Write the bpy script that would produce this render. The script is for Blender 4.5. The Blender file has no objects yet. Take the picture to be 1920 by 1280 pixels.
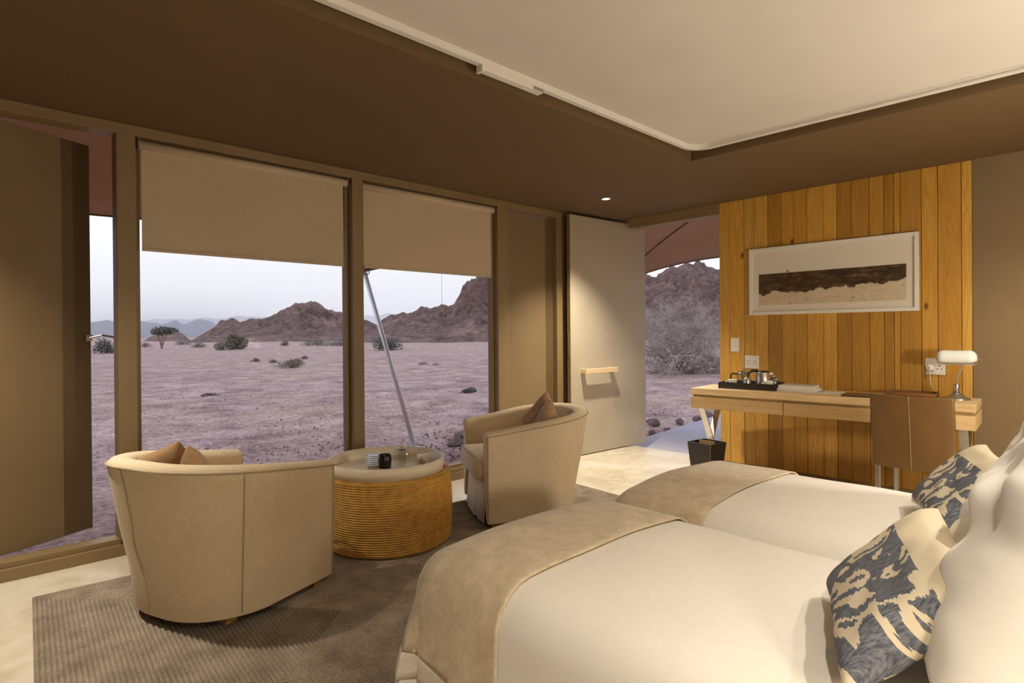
import bpy, bmesh, math, random
from mathutils import Vector, Matrix, noise
random.seed(7)
S = bpy.context.scene
COL = S.collection
PI = math.pi
# ------------------------------------------------------------------ camera
cd = bpy.data.cameras.new('camera'); cam = bpy.data.objects.new('camera', cd); COL.objects.link(cam)
cd.sensor_width = 36.0; cd.lens = 36.0 * 1107.15 / 1920.0; cd.shift_y = -12.435 / 1920.0
cd.clip_start = 0.05; cd.clip_end = 9000
_fw = Vector((0.69264406, 0.72127089, -0.00353658)); _rt = Vector((0.72123368, -0.69264698, -0.00788224)); _up = Vector((0.00813483, -0.00290889, 0.99996268))
CAM = Vector((0, 0, 1.2204))
cam.matrix_world = Matrix(((_rt.x, _up.x, -_fw.x, CAM.x), (_rt.y, _up.y, -_fw.y, CAM.y), (_rt.z, _up.z, -_fw.z, CAM.z), (0, 0, 0, 1)))
S.camera = cam
# ------------------------------------------------------------------ world, exposure
S.view_settings.view_transform = 'Standard'; S.view_settings.look = 'None'
S.view_settings.gamma = 1.0; S.view_settings.use_curve_mapping = False
S.view_settings.exposure = 0.0
W = bpy.data.worlds.new('dusk_sky'); S.world = W; W.use_nodes = True
nt = W.node_tree; nt.nodes.clear()
wo = nt.nodes.new('ShaderNodeOutputWorld'); bg = nt.nodes.new('ShaderNodeBackground')
tc = nt.nodes.new('ShaderNodeTexCoord'); sx = nt.nodes.new('ShaderNodeSeparateXYZ'); cr = nt.nodes.new('ShaderNodeValToRGB')
nt.links.new(tc.outputs['Generated'], sx.inputs[0]); nt.links.new(sx.outputs['Z'], cr.inputs[0])
e = cr.color_ramp.elements
e[0].position = 0.0; e[0].color = (0.86, 0.86, 0.96, 1)
e[1].position = 1.0; e[1].color = (0.62, 0.68, 0.93, 1)
m_ = e.new(0.12); m_.color = (0.90, 0.91, 0.98, 1)
nt.links.new(cr.outputs[0], bg.inputs[0]); bg.inputs[1].default_value = 1.25
nt.links.new(bg.outputs[0], wo.inputs[0])
WARM = (1.0, 0.90, 0.74)
# ------------------------------------------------------------------ helpers
def link(o, parent=None):
    COL.objects.link(o)
    if parent is not None: o.parent = parent
    return o
def tag(o, label=None, cat=None, group=None, kind=None):
    if label: o['label'] = label
    if cat: o['category'] = cat
    if group: o['group'] = group
    if kind: o['kind'] = kind
    return o
def thing(name, label, cat, loc=(0, 0, 0), rz=0, group=None):
    o = link(bpy.data.objects.new(name, None)); o.empty_display_size = 0.05
    o.location = loc; o.rotation_euler = (0, 0, rz)
    return tag(o, label, cat, group)
def obj(name, bm, mat, parent=None, smooth=False, loc=None, rot=None):
    me = bpy.data.meshes.new(name)
    bmesh.ops.recalc_face_normals(bm, faces=bm.faces)
    if smooth:
        for f in bm.faces: f.smooth = True
    bm.to_mesh(me); bm.free()
    me.materials.append(mat)
    o = bpy.data.objects.new(name, me)
    if loc: o.location = loc
    if rot: o.rotation_euler = rot
    return link(o, parent)
def pyobj(name, v, f, mat, parent=None, smooth=False, loc=None, rot=None):
    me = bpy.data.meshes.new(name); me.from_pydata([tuple(p) for p in v], [], f); me.update()
    if smooth: me.polygons.foreach_set('use_smooth', [True] * len(me.polygons))
    me.materials.append(mat); o = bpy.data.objects.new(name, me)
    if loc: o.location = loc
    if rot: o.rotation_euler = rot
    return link(o, parent)
def B(): return bmesh.new()
def box(bm, x0, x1, y0, y1, z0, z1, bev=0, seg=2, M=None):
    r = bmesh.ops.create_cube(bm, size=1.0)
    vs = r['verts']
    for v in vs:
        v.co = Vector(((x0 + x1) / 2 + v.co.x * (x1 - x0), (y0 + y1) / 2 + v.co.y * (y1 - y0), (z0 + z1) / 2 + v.co.z * (z1 - z0)))
        if M is not None: v.co = M @ v.co
    if bev > 0:
        es = list({e for v in vs for e in v.link_edges})
        bmesh.ops.bevel(bm, geom=es, offset=bev, segments=seg, profile=0.6, affect='EDGES')
    return bm
def bx(*a, **k): return box(B(), *a, **k)
def lathe(bm, prof, n=32, M=None, cap=True):
    rings = []
    for r, z in prof:
        ring = []
        for i in range(n):
            a = 2 * PI * i / n; p = Vector((r * math.cos(a), r * math.sin(a), z))
            ring.append(bm.verts.new(M @ p if M is not None else p))
        rings.append(ring)
    for a, b in zip(rings, rings[1:]):
        for i in range(n): bm.faces.new((a[i], a[(i + 1) % n], b[(i + 1) % n], b[i]))
    if cap:
        bm.faces.new(rings[0][::-1]); bm.faces.new(rings[-1])
    return bm
def tube(bm, pts, r, n=8, closed=False, rads=None):
    pts = [Vector(p) for p in pts]; rings = []; N = len(pts); up = None
    for i, p in enumerate(pts):
        if closed: t = pts[(i + 1) % N] - pts[i - 1]
        else: t = pts[min(i + 1, N - 1)] - pts[max(i - 1, 0)]
        t.normalize()
        if up is None:
            up = t.orthogonal().normalized()
        else:
            up = (up - t * up.dot(t))
            up = up.normalized() if up.length > 1e-6 else t.orthogonal().normalized()
        s = t.cross(up); rr = rads[i] if rads else r
        rings.append([bm.verts.new(p + (up * math.cos(2 * PI * k / n) + s * math.sin(2 * PI * k / n)) * rr) for k in range(n)])
    for i in range(N if closed else N - 1):
        a, b = rings[i], rings[(i + 1) % N]
        for k in range(n): bm.faces.new((a[k], a[(k + 1) % n], b[(k + 1) % n], b[k]))
    if not closed:
        bm.faces.new(rings[0][::-1]); bm.faces.new(rings[-1])
    return bm
def bar(bm, a, b, w, h, up=(0, 0, 1)):
    a, b = Vector(a), Vector(b); t = (b - a).normalized(); s = t.cross(Vector(up)).normalized(); u = s.cross(t)
    vs = []
    for p in (a, b):
        for i, j in ((-1, -1), (1, -1), (1, 1), (-1, 1)): vs.append(bm.verts.new(p + s * i * w / 2 + u * j * h / 2))
    for f in ((0, 1, 2, 3), (7, 6, 5, 4), (0, 4, 5, 1), (1, 5, 6, 2), (2, 6, 7, 3), (3, 7, 4, 0)): bm.faces.new([vs[k] for k in f])
    return bm
def mod_bevel(o, w, seg=2):
    m = o.modifiers.new('bevel', 'BEVEL'); m.width = w; m.segments = seg; m.limit_method = 'ANGLE'; return o
def mod_sub(o, l=1):
    m = o.modifiers.new('sub', 'SUBSURF'); m.levels = l; m.render_levels = l; return o
def mod_solid(o, t, off=-1):
    m = o.modifiers.new('solid', 'SOLIDIFY'); m.thickness = t; m.offset = off; return o
def fbm(p, oct=4, s=1.0):
    return noise.fractal(Vector(p) * s, 0.9, 2.1, oct)
# ------------------------------------------------------------------ materials
class N:
    def __init__(s, name):
        s.m = bpy.data.materials.new(name); s.m.use_nodes = True; s.t = s.m.node_tree; s.t.nodes.clear()
        s.out = s.n('OutputMaterial'); s.b = s.n('BsdfPrincipled'); s.l(s.b.outputs[0], s.out.inputs[0])
        s.tc = s.n('TexCoord')
    def n(s, k, **kw):
        x = s.t.nodes.new('ShaderNode' + k)
        for a, b in kw.items(): setattr(x, a, b)
        return x
    def l(s, a, b): s.t.links.new(a, b)
    def map(s, sc=(1, 1, 1), src='Object', rnd=False):
        mp = s.n('Mapping'); mp.inputs['Scale'].default_value = sc
        if rnd:
            oi = s.n('ObjectInfo'); mu = s.n('VectorMath', operation='MULTIPLY'); s.l(oi.outputs['Random'], mu.inputs[0]); mu.inputs[1].default_value = (37, 53, 71)
            ad = s.n('VectorMath', operation='ADD'); s.l(s.tc.outputs[src], ad.inputs[0]); s.l(mu.outputs[0], ad.inputs[1]); s.l(ad.outputs[0], mp.inputs[0])
        else: s.l(s.tc.outputs[src], mp.inputs[0])
        return mp.outputs[0]
    def noise(s, vec, scale, detail=4, rough=0.55, dist=0):
        x = s.n('TexNoise'); s.l(vec, x.inputs['Vector']); x.inputs['Scale'].default_value = scale; x.inputs['Detail'].default_value = detail
        x.inputs['Roughness'].default_value = rough; x.inputs['Distortion'].default_value = dist; return x.outputs[0]
    def ramp(s, fac, stops):
        r = s.n('ValToRGB'); el = r.color_ramp.elements
        while len(el) < len(stops): el.new(0.5)
        for q, (p, c) in zip(el, stops): q.position = p; q.color = (*c, 1) if len(c) == 3 else c
        s.l(fac, r.inputs[0]); return r.outputs[0]
    def mix(s, fac, a, b, blend='MIX'):
        x = s.n('Mix', data_type='RGBA', blend_type=blend)
        for v, i in ((fac, 0), (a, 6), (b, 7)):
            if isinstance(v, (int, float)): x.inputs[i].default_value = v
            elif isinstance(v, tuple): x.inputs[i].default_value = (*v, 1)
            else: s.l(v, x.inputs[i])
        return x.outputs[2]
    def math(s, op, a, b=0.0, c=0.0):
        x = s.n('Math', operation=op)
        for i, v in enumerate((a, b, c)):
            if isinstance(v, (int, float)): x.inputs[i].default_value = v
            else: s.l(v, x.inputs[i])
        return x.outputs[0]
    def bump(s, h, st=0.3, d=0.01, chain=None):
        x = s.n('Bump'); x.inputs['Strength'].default_value = st; x.inputs['Distance'].default_value = d; s.l(h, x.inputs['Height'])
        if chain is not None: s.l(chain, x.inputs['Normal'])
        s.l(x.outputs[0], s.b.inputs['Normal']); return x.outputs[0]
    def set(s, **k):
        for a, v in k.items():
            i = s.b.inputs[{'col': 'Base Color', 'rough': 'Roughness', 'metal': 'Metallic', 'spec': 'Specular IOR Level', 'sheen': 'Sheen Weight', 'trans': 'Transmission Weight', 'ior': 'IOR', 'coat': 'Coat Weight', 'sss': 'Subsurface Weight'}[a]]
            if isinstance(v, tuple): i.default_value = (*v, 1)
            elif isinstance(v, (int, float)): i.default_value = v
            else: s.l(v, i)
        return s
def sc(c, k): return tuple(min(1, x * k) for x in c)
def plain(name, col, rough=0.6, metal=0.0, var=0.10, scale=6.0, bs=0, bst=0.15, bd=0.004, **k):
    q = N(name); v = q.map(); nz = q.noise(v, scale, 4)
    q.set(col=q.ramp(nz, [(0.3, sc(col, 1 - var)), (0.7, sc(col, 1 + var))]), rough=rough, metal=metal, **k)
    if bs: q.bump(q.noise(v, bs, 3), bst, bd)
    return q.m
def fabric(name, col, weave=450, var=0.12, rough=0.9, sheen=0.15, slub=True, bst=0.25):
    q = N(name); v = q.map()
    a = q.noise(q.map((40, 40, 300)), 1.0, 3); b = q.noise(q.map((240, 240, 30)), 1.0, 3); lo = q.noise(v, 5, 4)
    f = q.math('ADD', q.math('MULTIPLY', a, 0.5), q.math('MULTIPLY', b, 0.3)); f = q.math('ADD', f, q.math('MULTIPLY', lo, 0.2))
    q.set(col=q.ramp(f, [(0.36, sc(col, 1 - var)), (0.64, sc(col, 1 + var))]), rough=rough, sheen=sheen)
    q.bump(f, bst, 0.004); return q.m
MT = {}
MT['taupe'] = plain('painted_taupe_panel', (0.235, 0.158, 0.072), 0.5, var=0.05, scale=3, bs=300, bst=0.03)
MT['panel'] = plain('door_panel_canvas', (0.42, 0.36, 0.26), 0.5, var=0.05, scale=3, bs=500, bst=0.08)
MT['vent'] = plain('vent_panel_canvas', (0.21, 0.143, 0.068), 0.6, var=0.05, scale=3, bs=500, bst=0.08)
MT['dark_strip'] = plain('vent_panel_dark_strip', (0.12, 0.075, 0.03), 0.5, var=0.05, scale=3)
MT['ceiling'] = plain('ceiling_canvas_taupe', (0.132, 0.080, 0.033), 0.8, var=0.04, scale=2, bs=400, bst=0.05)
MT['cream'] = plain('recess_cream_paint', (0.63, 0.60, 0.555), 0.8, var=0.03, scale=2)
MT['wall'] = plain('wall_beige_render', (0.205, 0.140, 0.070), 0.85, var=0.06, scale=4, bs=120, bst=0.2)
MT['white_plastic'] = plain('white_plastic', (0.75, 0.72, 0.66), 0.35, var=0.02)
MT['white_paint'] = plain('white_paint', (0.76, 0.73, 0.68), 0.4, var=0.02)
MT['dark_slot'] = plain('dark_slot', (0.02, 0.017, 0.014), 0.6)
MT['steel'] = plain('brushed_steel', (0.62, 0.60, 0.57), 0.28, 1.0, var=0.06, scale=30)
MT['chrome'] = plain('chrome', (0.75, 0.74, 0.73), 0.08, 1.0, var=0.02)
MT['alu'] = plain('aluminium_pole', (0.78, 0.79, 0.82), 0.4, 0.35, var=0.04, scale=20)
MT['blind'] = fabric('blind_screen_fabric', (0.53, 0.425, 0.30), var=0.05, bst=0.1)
MT['linen'] = fabric('linen_slipcover', (0.67, 0.545, 0.365), var=0.13)
MT['seam'] = fabric('linen_seam', (0.42, 0.33, 0.21), var=0.1)
MT['brown'] = fabric('brown_linen', (0.33, 0.19, 0.085), var=0.22)
MT['sheet'] = fabric('white_cotton', (0.82, 0.78, 0.71), var=0.03, bst=0.05)
MT['hem'] = fabric('pale_linen_hem', (0.76, 0.68, 0.57), var=0.05)
MT['bedbase'] = fabric('taupe_bed_base', (0.12, 0.085, 0.06), var=0.2, sheen=0.4)
MT['leather'] = plain('tan_leather', (0.165, 0.088, 0.028), 0.42, var=0.10, scale=5, bs=220, bst=0.12)
MT['stitch'] = plain('tan_stitching', (0.42, 0.26, 0.11), 0.7)
MT['black_leather'] = plain('black_leather', (0.022, 0.017, 0.013), 0.4, var=0.2, bs=250, bst=0.15)
MT['darkbrown'] = plain('dark_brown_leather', (0.055, 0.024, 0.010), 0.45, var=0.2, bs=200, bst=0.1)
MT['ceramic'] = plain('white_ceramic', (0.80, 0.77, 0.71), 0.15, var=0.02)
MT['black_ceramic'] = plain('black_ceramic', (0.010, 0.007, 0.005), 0.25, var=0.1)
MT['black_plastic'] = plain('black_plastic', (0.012, 0.011, 0.010), 0.35)
MT['paper'] = plain('paper', (0.70, 0.66, 0.58), 0.8, var=0.04, scale=20)
MT['cover'] = plain('magazine_cover', (0.50, 0.45, 0.36), 0.4, var=0.15, scale=12)
MT['kraft'] = plain('kraft_card', (0.40, 0.24, 0.10), 0.7, var=0.15, scale=15)
MT['legwood'] = plain('pale_leg_wood', (0.42, 0.24, 0.09), 0.5, var=0.15, scale=20)
MT['concrete_path'] = plain('path_concrete', (0.50, 0.48, 0.55), 0.8, var=0.10, scale=2.5, bs=30, bst=0.2)
MT['canopy'] = plain('tent_canopy_canvas', (0.50, 0.29, 0.165), 0.9, var=0.05, scale=2)
MT['rope'] = plain('dark_seam_cord', (0.12, 0.06, 0.025), 0.9)
MT['cord'] = plain('white_cord', (0.7, 0.67, 0.6), 0.7)
def wood(name, c0, c1, c2, along='Z', rough=0.5, rnd=True, ks=(9, 1.0)):
    q = N(name)
    s = {'Z': (1, 1, 0.06), 'X': (0.06, 1, 1), 'Y': (1, 0.06, 1)}[along]
    v = q.map(s, rnd=rnd)
    big = q.noise(v, 9, 3, 0.5, 1.2)
    ringv = q.math('FRACT', q.math('MULTIPLY', big, 9.0)); ring = q.math('PINGPONG', ringv, 0.5)
    fine = q.noise(v, 160, 4, 0.6)
    f = q.math('ADD', q.math('ADD', .10, q.math('MULTIPLY', ring, 0.62)), q.math('MULTIPLY', fine, 0.6))
    c = q.ramp(f, [(0.15, c0), (0.45, c1), (0.85, c2)])
    kv = q.map({'Z': (1, 1, 0.5), 'X': (0.5, 1, 1), 'Y': (1, 0.5, 1)}[along], rnd=rnd)
    vo = q.n('TexVoronoi'); q.l(kv, vo.inputs['Vector']); vo.inputs['Scale'].default_value = 3.1
    k = q.ramp(vo.outputs['Distance'], [(0.025, (1, 1, 1)), (0.06, (0, 0, 0))])
    c = q.mix(k, c, sc(c0, 0.32))
    if rnd:
        oi = q.n('ObjectInfo')
        vv = q.ramp(oi.outputs['Random'], [(0.0, (0.66, 0.62, 0.55)), (0.35, (0.92, 0.88, 0.80)), (0.7, (1.10, 1.12, 1.15)), (1.0, (0.86, 0.92, 1.15))])
        c = q.mix(1.0, c, vv, 'MULTIPLY')
    q.set(col=c, rough=rough); q.bump(f, 0.12, 0.002); return q.m
MT['plank'] = wood('pine_plank', (0.38, 0.175, 0.022), (0.53, 0.275, 0.042), (0.64, 0.37, 0.080), 'Z', 0.42)
MT['desk'] = wood('oak_desk', (0.46, 0.28, 0.10), (0.60, 0.41, 0.19), (0.70, 0.51, 0.27), 'Y', 0.45)
MT['handle'] = wood('pale_ply', (0.55, 0.38, 0.19), (0.70, 0.54, 0.32), (0.78, 0.63, 0.42), 'X', 0.5)
MT['traywood'] = wood('bleached_tray_wood', (0.76, 0.66, 0.49), (0.82, 0.73, 0.56), (0.85, 0.77, 0.61), 'X', 0.45, rnd=False)
def glassy(name, tint=(1, 1, 1), f0=0.03, rough=0.02):
    m = bpy.data.materials.new(name); m.use_nodes = True; t = m.node_tree; t.nodes.clear()
    o = t.nodes.new('ShaderNodeOutputMaterial'); mx = t.nodes.new('ShaderNodeMixShader'); tr = t.nodes.new('ShaderNodeBsdfTransparent'); gl = t.nodes.new('ShaderNodeBsdfGlossy')
    lw = t.nodes.new('ShaderNodeLayerWeight'); lw.inputs[0].default_value = .5
    pw = t.nodes.new('ShaderNodeMath'); pw.operation = 'POWER'; pw.inputs[1].default_value = 5.0; ma = t.nodes.new('ShaderNodeMath'); ma.operation = 'MULTIPLY_ADD'; ma.inputs[1].default_value = 1 - f0; ma.inputs[2].default_value = f0
    t.links.new(lw.outputs['Facing'], pw.inputs[0]); t.links.new(pw.outputs[0], ma.inputs[0])
    tr.inputs[0].default_value = (*tint, 1); gl.inputs['Roughness'].default_value = rough
    t.links.new(ma.outputs[0], mx.inputs[0]); t.links.new(tr.outputs[0], mx.inputs[1]); t.links.new(gl.outputs[0], mx.inputs[2]); t.links.new(mx.outputs[0], o.inputs[0]); return m
MT['glass'] = glassy('window_glass', (0.99, 0.99, 0.99), 0.0002)
MT['tumbler'] = glassy('tumbler_glass', (0.97, 0.97, 0.96), 0.04)
MT['picglass'] = glassy('picture_glass', (0.99, 0.99, 0.99), 0.02)
def emis(name, col, st):
    m = bpy.data.materials.new(name); m.use_nodes = True; t = m.node_tree; t.nodes.clear()
    o = t.nodes.new('ShaderNodeOutputMaterial'); em = t.nodes.new('ShaderNodeEmission'); em.inputs[0].default_value = (*col, 1); em.inputs[1].default_value = st
    t.links.new(em.outputs[0], o.inputs[0]); return m
def shade_mat():
    m = bpy.data.materials.new('translucent_lamp_shade'); m.use_nodes = True; t = m.node_tree; t.nodes.clear()
    o = t.nodes.new('ShaderNodeOutputMaterial'); mx = t.nodes.new('ShaderNodeMixShader'); tr = t.nodes.new('ShaderNodeBsdfTranslucent'); df = t.nodes.new('ShaderNodeBsdfDiffuse')
    tr.inputs[0].default_value = (.92, .86, .76, 1); df.inputs[0].default_value = (.85, .80, .72, 1); mx.inputs[0].default_value = .35
    t.links.new(tr.outputs[0], mx.inputs[1]); t.links.new(df.outputs[0], mx.inputs[2]); t.links.new(mx.outputs[0], o.inputs[0]); return m
MT['shade'] = shade_mat()
MT['bulb'] = emis('lamp_bulb', (1.0, 0.9, 0.7), 18)
def floor_mat():
    q = N('polished_screed_floor'); v = q.map(); a = q.noise(v, 2.2, 6, 0.62, 0.6); b = q.noise(v, 11, 5)
    f = q.math('ADD', q.math('MULTIPLY', a, 0.7), q.math('MULTIPLY', b, 0.3))
    q.set(col=q.ramp(f, [(0.32, (0.44, 0.36, 0.25)), (0.5, (0.60, 0.53, 0.41)), (0.68, (0.70, 0.64, 0.53))]), rough=q.ramp(b, [(0.3, (0.30,) * 3), (0.7, (0.48,) * 3)]))
    q.bump(b, 0.05, 0.003); return q.m
MT['floor'] = floor_mat()
def rug_mat():
    q = N('braided_jute'); v = q.map(); a = q.noise(v, 260, 2); b = q.noise(v, 8, 3)
    f = q.math('ADD', q.math('MULTIPLY', a, 0.65), q.math('MULTIPLY', b, 0.35))
    q.set(col=q.ramp(f, [(0.38, (0.15, 0.110, 0.072)), (0.52, (0.29, 0.235, 0.175)), (0.66, (0.42, 0.35, 0.275))]), rough=0.95); q.bump(a, 0.6, 0.004); return q.m
MT['rug'] = rug_mat()
def rattan_mat():
    q = N('woven_rattan'); s = q.n('SeparateXYZ'); q.l(q.tc.outputs['Object'], s.inputs[0])
    ang = q.math('ARCTAN2', s.outputs[1], s.outputs[0]); st = q.math('PINGPONG', q.math('MULTIPLY', ang, 70.0), 1.0)
    row = q.math('FLOOR', q.math('MULTIPLY', q.math('SUBTRACT', s.outputs[2], .004), 77.92)); off = q.math('MULTIPLY', row, 1.0)
    st = q.math('PINGPONG', q.math('ADD', q.math('MULTIPLY', ang, 70.0), off), 1.0)
    nz = q.noise(q.map(), 24, 3)
    f = q.math('ADD', q.math('MULTIPLY', st, 0.45), q.math('MULTIPLY', nz, 0.6))
    q.set(col=q.ramp(f, [(0.20, (0.26, 0.10, 0.012)), (0.5, (0.62, 0.33, 0.055)), (0.8, (0.82, 0.50, 0.12))]), rough=0.5); q.bump(f, 0.5, 0.003); return q.m
MT['rattan'] = rattan_mat()
def throw_mat():
    q = N('brushed_throw'); v = q.map(); a = q.noise(v, 16, 6, 0.7, 0.5); b = q.noise(q.map((60, 260, 60)), 1, 3)
    f = q.math('ADD', q.math('MULTIPLY', a, 0.7), q.math('MULTIPLY', b, 0.3))
    q.set(col=q.ramp(f, [(0.36, (0.50, 0.395, 0.255)), (0.64, (0.72, 0.60, 0.42))]), rough=0.9, sheen=0.3); q.bump(b, 0.12, 0.003); return q.m
MT['throw'] = throw_mat()
def ikat_mat():
    q = N('ikat_print'); s = q.n('SeparateXYZ')
    mp = q.map((1, 1, 1)); jit = q.noise(q.map((1, 90, 90)), 1.0, 3); 
    q.l(mp, s.inputs[0])
    # local x = width, z = height of the cushion
    x = s.outputs[0]; z = q.math('ADD', s.outputs[2], q.math('MULTIPLY', q.math('SUBTRACT', jit, 0.5), 0.0))
    jx = q.noise(q.map((6, 1, 130)), 1.0, 2); xx = q.math('ADD', x, q.math('MULTIPLY', q.math('SUBTRACT', jx, 0.5), 0.035))
    ad = q.n('CombineXYZ'); q.l(xx, ad.inputs[0]); q.l(z, ad.inputs[2])
    big = q.n('TexNoise'); q.l(ad.outputs[0], big.inputs['Vector']); big.inputs['Scale'].default_value = 8.5; big.inputs['Detail'].default_value = 0.5; big.inputs['Distortion'].default_value = 1.6
    rings = q.math('PINGPONG', q.math('MULTIPLY', big.outputs[0], 6.4), 1.0)
    blue = q.math('GREATER_THAN', rings, 0.40)
    band = q.math('LESS_THAN', q.math('ABSOLUTE', q.math('ADD', z, 0.035)), 0.105)
    bl = q.math('MULTIPLY', blue, band)
    thr = q.noise(q.map((500, 60, 60)), 1.0, 2)
    bc = q.ramp(thr, [(0.35, (0.075, 0.080, 0.105)), (0.7, (0.24, 0.25, 0.28))])
    q.set(col=q.mix(bl, (0.74, 0.64, 0.47), bc), rough=0.9); q.bump(thr, 0.15, 0.002); return q.m
MT['ikat'] = ikat_mat()
def ground_mat():
    q = N('desert_gravel_ground'); v = q.map(); a = q.noise(v, 0.10, 5, 0.6); b = q.noise(v, 1.3, 5, 0.6); c = q.noise(v, 14, 4, 0.7); g = q.noise(v, 0.28, 5, 0.65)
    f = q.math('ADD', q.math('MULTIPLY', b, 0.45), q.math('MULTIPLY', c, 0.55))
    base = q.ramp(f, [(0.38, (0.20, 0.118, 0.106)), (0.50, (0.48, 0.312, 0.280)), (0.62, (0.72, 0.53, 0.47))])
    tan = q.ramp(f, [(0.38, (0.28, 0.175, 0.125)), (0.50, (0.52, 0.36, 0.28)), (0.62, (0.74, 0.58, 0.45))])
    k = q.ramp(q.math('ADD', q.math('MULTIPLY', a, 0.6), q.math('MULTIPLY', g, 0.4)), [(0.47, (0, 0, 0)), (0.60, (1, 1, 1))])
    q.set(col=q.mix(k, base, tan), rough=0.95); q.bump(c, 1.0, 0.06, q.bump(b, 0.8, 0.20)); return q.m
MT['ground'] = ground_mat()
def rock_mat(name, c0, c1, c2, scale):
    q = N(name); v = q.map(); a = q.noise(v, scale, 7, 0.68, 0.5); b = q.noise(v, scale * 7, 5, 0.7)
    f = q.math('ADD', q.math('MULTIPLY', a, 0.55), q.math('MULTIPLY', b, 0.45))
    q.set(col=q.ramp(f, [(0.36, c0), (0.5, c1), (0.64, c2)]), rough=0.95); q.bump(b, 1.0, 0.6 / scale * 0.5); return q.m
MT['hill'] = rock_mat('hill_rock', (0.095, 0.056, 0.047), (0.33, 0.205, 0.165), (0.60, 0.40, 0.32), 0.09)
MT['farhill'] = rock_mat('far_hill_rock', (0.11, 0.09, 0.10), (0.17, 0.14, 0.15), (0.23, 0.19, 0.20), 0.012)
MT['stone'] = rock_mat('field_stone', (0.17, 0.115, 0.105), (0.33, 0.24, 0.22), (0.52, 0.41, 0.38), 9.0)
MT['twig'] = plain('grey_thorn_twig', (0.42, 0.36, 0.32), 0.9, var=0.3, scale=2)
MT['bark'] = plain('tan_bark', (0.28, 0.19, 0.15), 0.9, var=0.2, scale=8)
MT['leaf'] = plain('dusty_green_leaf', (0.115, 0.115, 0.085), 0.9, var=0.35, scale=1.2)
MT['leaf2'] = plain('olive_brown_leaf', (0.17, 0.135, 0.085), 0.9, var=0.35, scale=1.2)
MT['straw'] = plain('dry_grass_straw', (0.55, 0.45, 0.33), 0.9, var=0.25, scale=2)

# ------------------------------------------------------------------ room dimensions
H = 2.4; YW = 3.862; XB = 5.169; YH = -0.80; XL = -1.80
XR0, XR1, YR0, YR1, ZR = 0.45, 3.745, -0.35, 2.091, 2.475
# floor
f = obj('floor', bx(XL - .15, XB + .16, YH - .15, YW + .16, -0.22, 0.0), MT['floor']); tag(f, 'pale polished screed floor of the room', 'floor', kind='structure')
# ceiling with raised recess (five boxes in one slab)
b = B()
for a in ((XL - .15, XB + .2, YR1, YW + .2), (XL - .15, XB + .2, YH - .15, YR0), (XL - .15, XR0, YR0, YR1), (XR1, XB + .2, YR0, YR1)): box(b, *a, H, H + .16)
c = obj('ceiling', b, MT['ceiling']); tag(c, 'dark taupe ceiling border around the raised cream panel', 'ceiling', kind='structure')
rc = obj('recess_panel', bx(XR0 - .0, XR1 + .0, YR0, YR1, ZR, H + .159), MT['cream'], c); tag(rc, 'cream raised ceiling panel')
# walls
wb = obj('wall_boards', bx(XB + .022, XB + .15, .743, 2.607, 0, H), MT['taupe']); tag(wb, 'wall clad with upright honey pine planks behind the desk', 'wall', kind='structure')
edges = [2.607, 2.511, 2.375, 2.28, 2.163, 2.044, 1.944, 1.841, 1.713, 1.611, 1.507, 1.379, 1.281, 1.217, 1.176, 1.042, 0.944, 0.806, 0.743]
for y1, y0 in zip(edges, edges[1:]):
    d = random.uniform(-.003, .003); w = y1 - y0
    p = obj('plank', bx(-.011, .011, -w / 2 + .0018, w / 2 - .0018, -(H - .03) / 2, (H - .03) / 2, bev=.0018, seg=1), MT['plank'], wb)
    p.location = (XB + .011 + d, (y0 + y1) / 2, .03 + (H - .03) / 2 - .001)
obj('plinth', bx(XB + .012, XB + .0225, .743, 2.607, 0, .03), MT['taupe'], wb)
w = obj('wall_right', bx(XB - .004, XB + .15, YH - .15, .742, 0, H), MT['wall']); tag(w, 'plain beige rendered wall beside the pine planks', 'wall', kind='structure')
w = obj('wall_head', bx(XL - .15, XB + .15, YH - .15, YH, 0, H), MT['wall']); tag(w, 'beige wall at the head of the beds', 'wall', kind='structure')
w = obj('wall_left', bx(XL - .15, XL, YH, YW + .15, 0, H), MT['wall']); tag(w, 'beige end wall of the room', 'wall', kind='structure')
# door wall: header and corner
w = obj('trim_1', bx(XB, XB + .14, 2.608, 3.60, 2.30, H - .001, bev=.004), MT['taupe']); tag(w, 'taupe header beam above the open doorway', 'trim', kind='structure')
obj('header_strip', bx(XB - .02, XB, 2.608, 3.60, 2.345, H - .001, bev=.003), MT['taupe'], w)
w = obj('trim_2', bx(XB, XB + .14, 3.775, YW + .15, 0, H - .001, bev=.004), MT['taupe']); tag(w, 'taupe door jamb post in the room corner', 'trim', kind='structure')
# window wall: sill, head, posts
D = .12
ww = thing('wall_windows', 'taupe framed wall of glass panes and vent panels facing the desert', 'wall'); ww['kind'] = 'structure'
s_ = obj('sill', bx(XL, XB, YW, YW + D + .03, 0, .062, bev=.003), MT['taupe'], ww)
obj('sill_step', bx(XL, XB, YW + .022, YW + D, .0615, .092, bev=.003), MT['taupe'], ww)
obj('head_beam', bx(XL, XB, YW, YW + D, 2.345, H - .001, bev=.003), MT['taupe'], ww)
obj('ceiling_bead', bx(XL, XB, YW - .012, YW, 2.378, H - .001, bev=.003), MT['taupe'], ww)
POSTS = [(.69, .782), (2.125, 2.212), (3.544, 3.672), (4.325, 4.46), (-.08, .05), (-.95, -.85)]
for x0, x1 in POSTS:
    p = obj('post', bx(x0, x1, YW + .002, YW + D, .09, 2.347, bev=.004), MT['taupe'], ww)
obj('post', bx(4.46, 4.66, YW + .02, YW + D, .09, 2.347, bev=.004), MT['taupe'], ww)
obj('infill_panel', bx(4.66, XB, YW + .03, YW + D, .09, 2.347, bev=.004), MT['panel'], ww)
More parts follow.
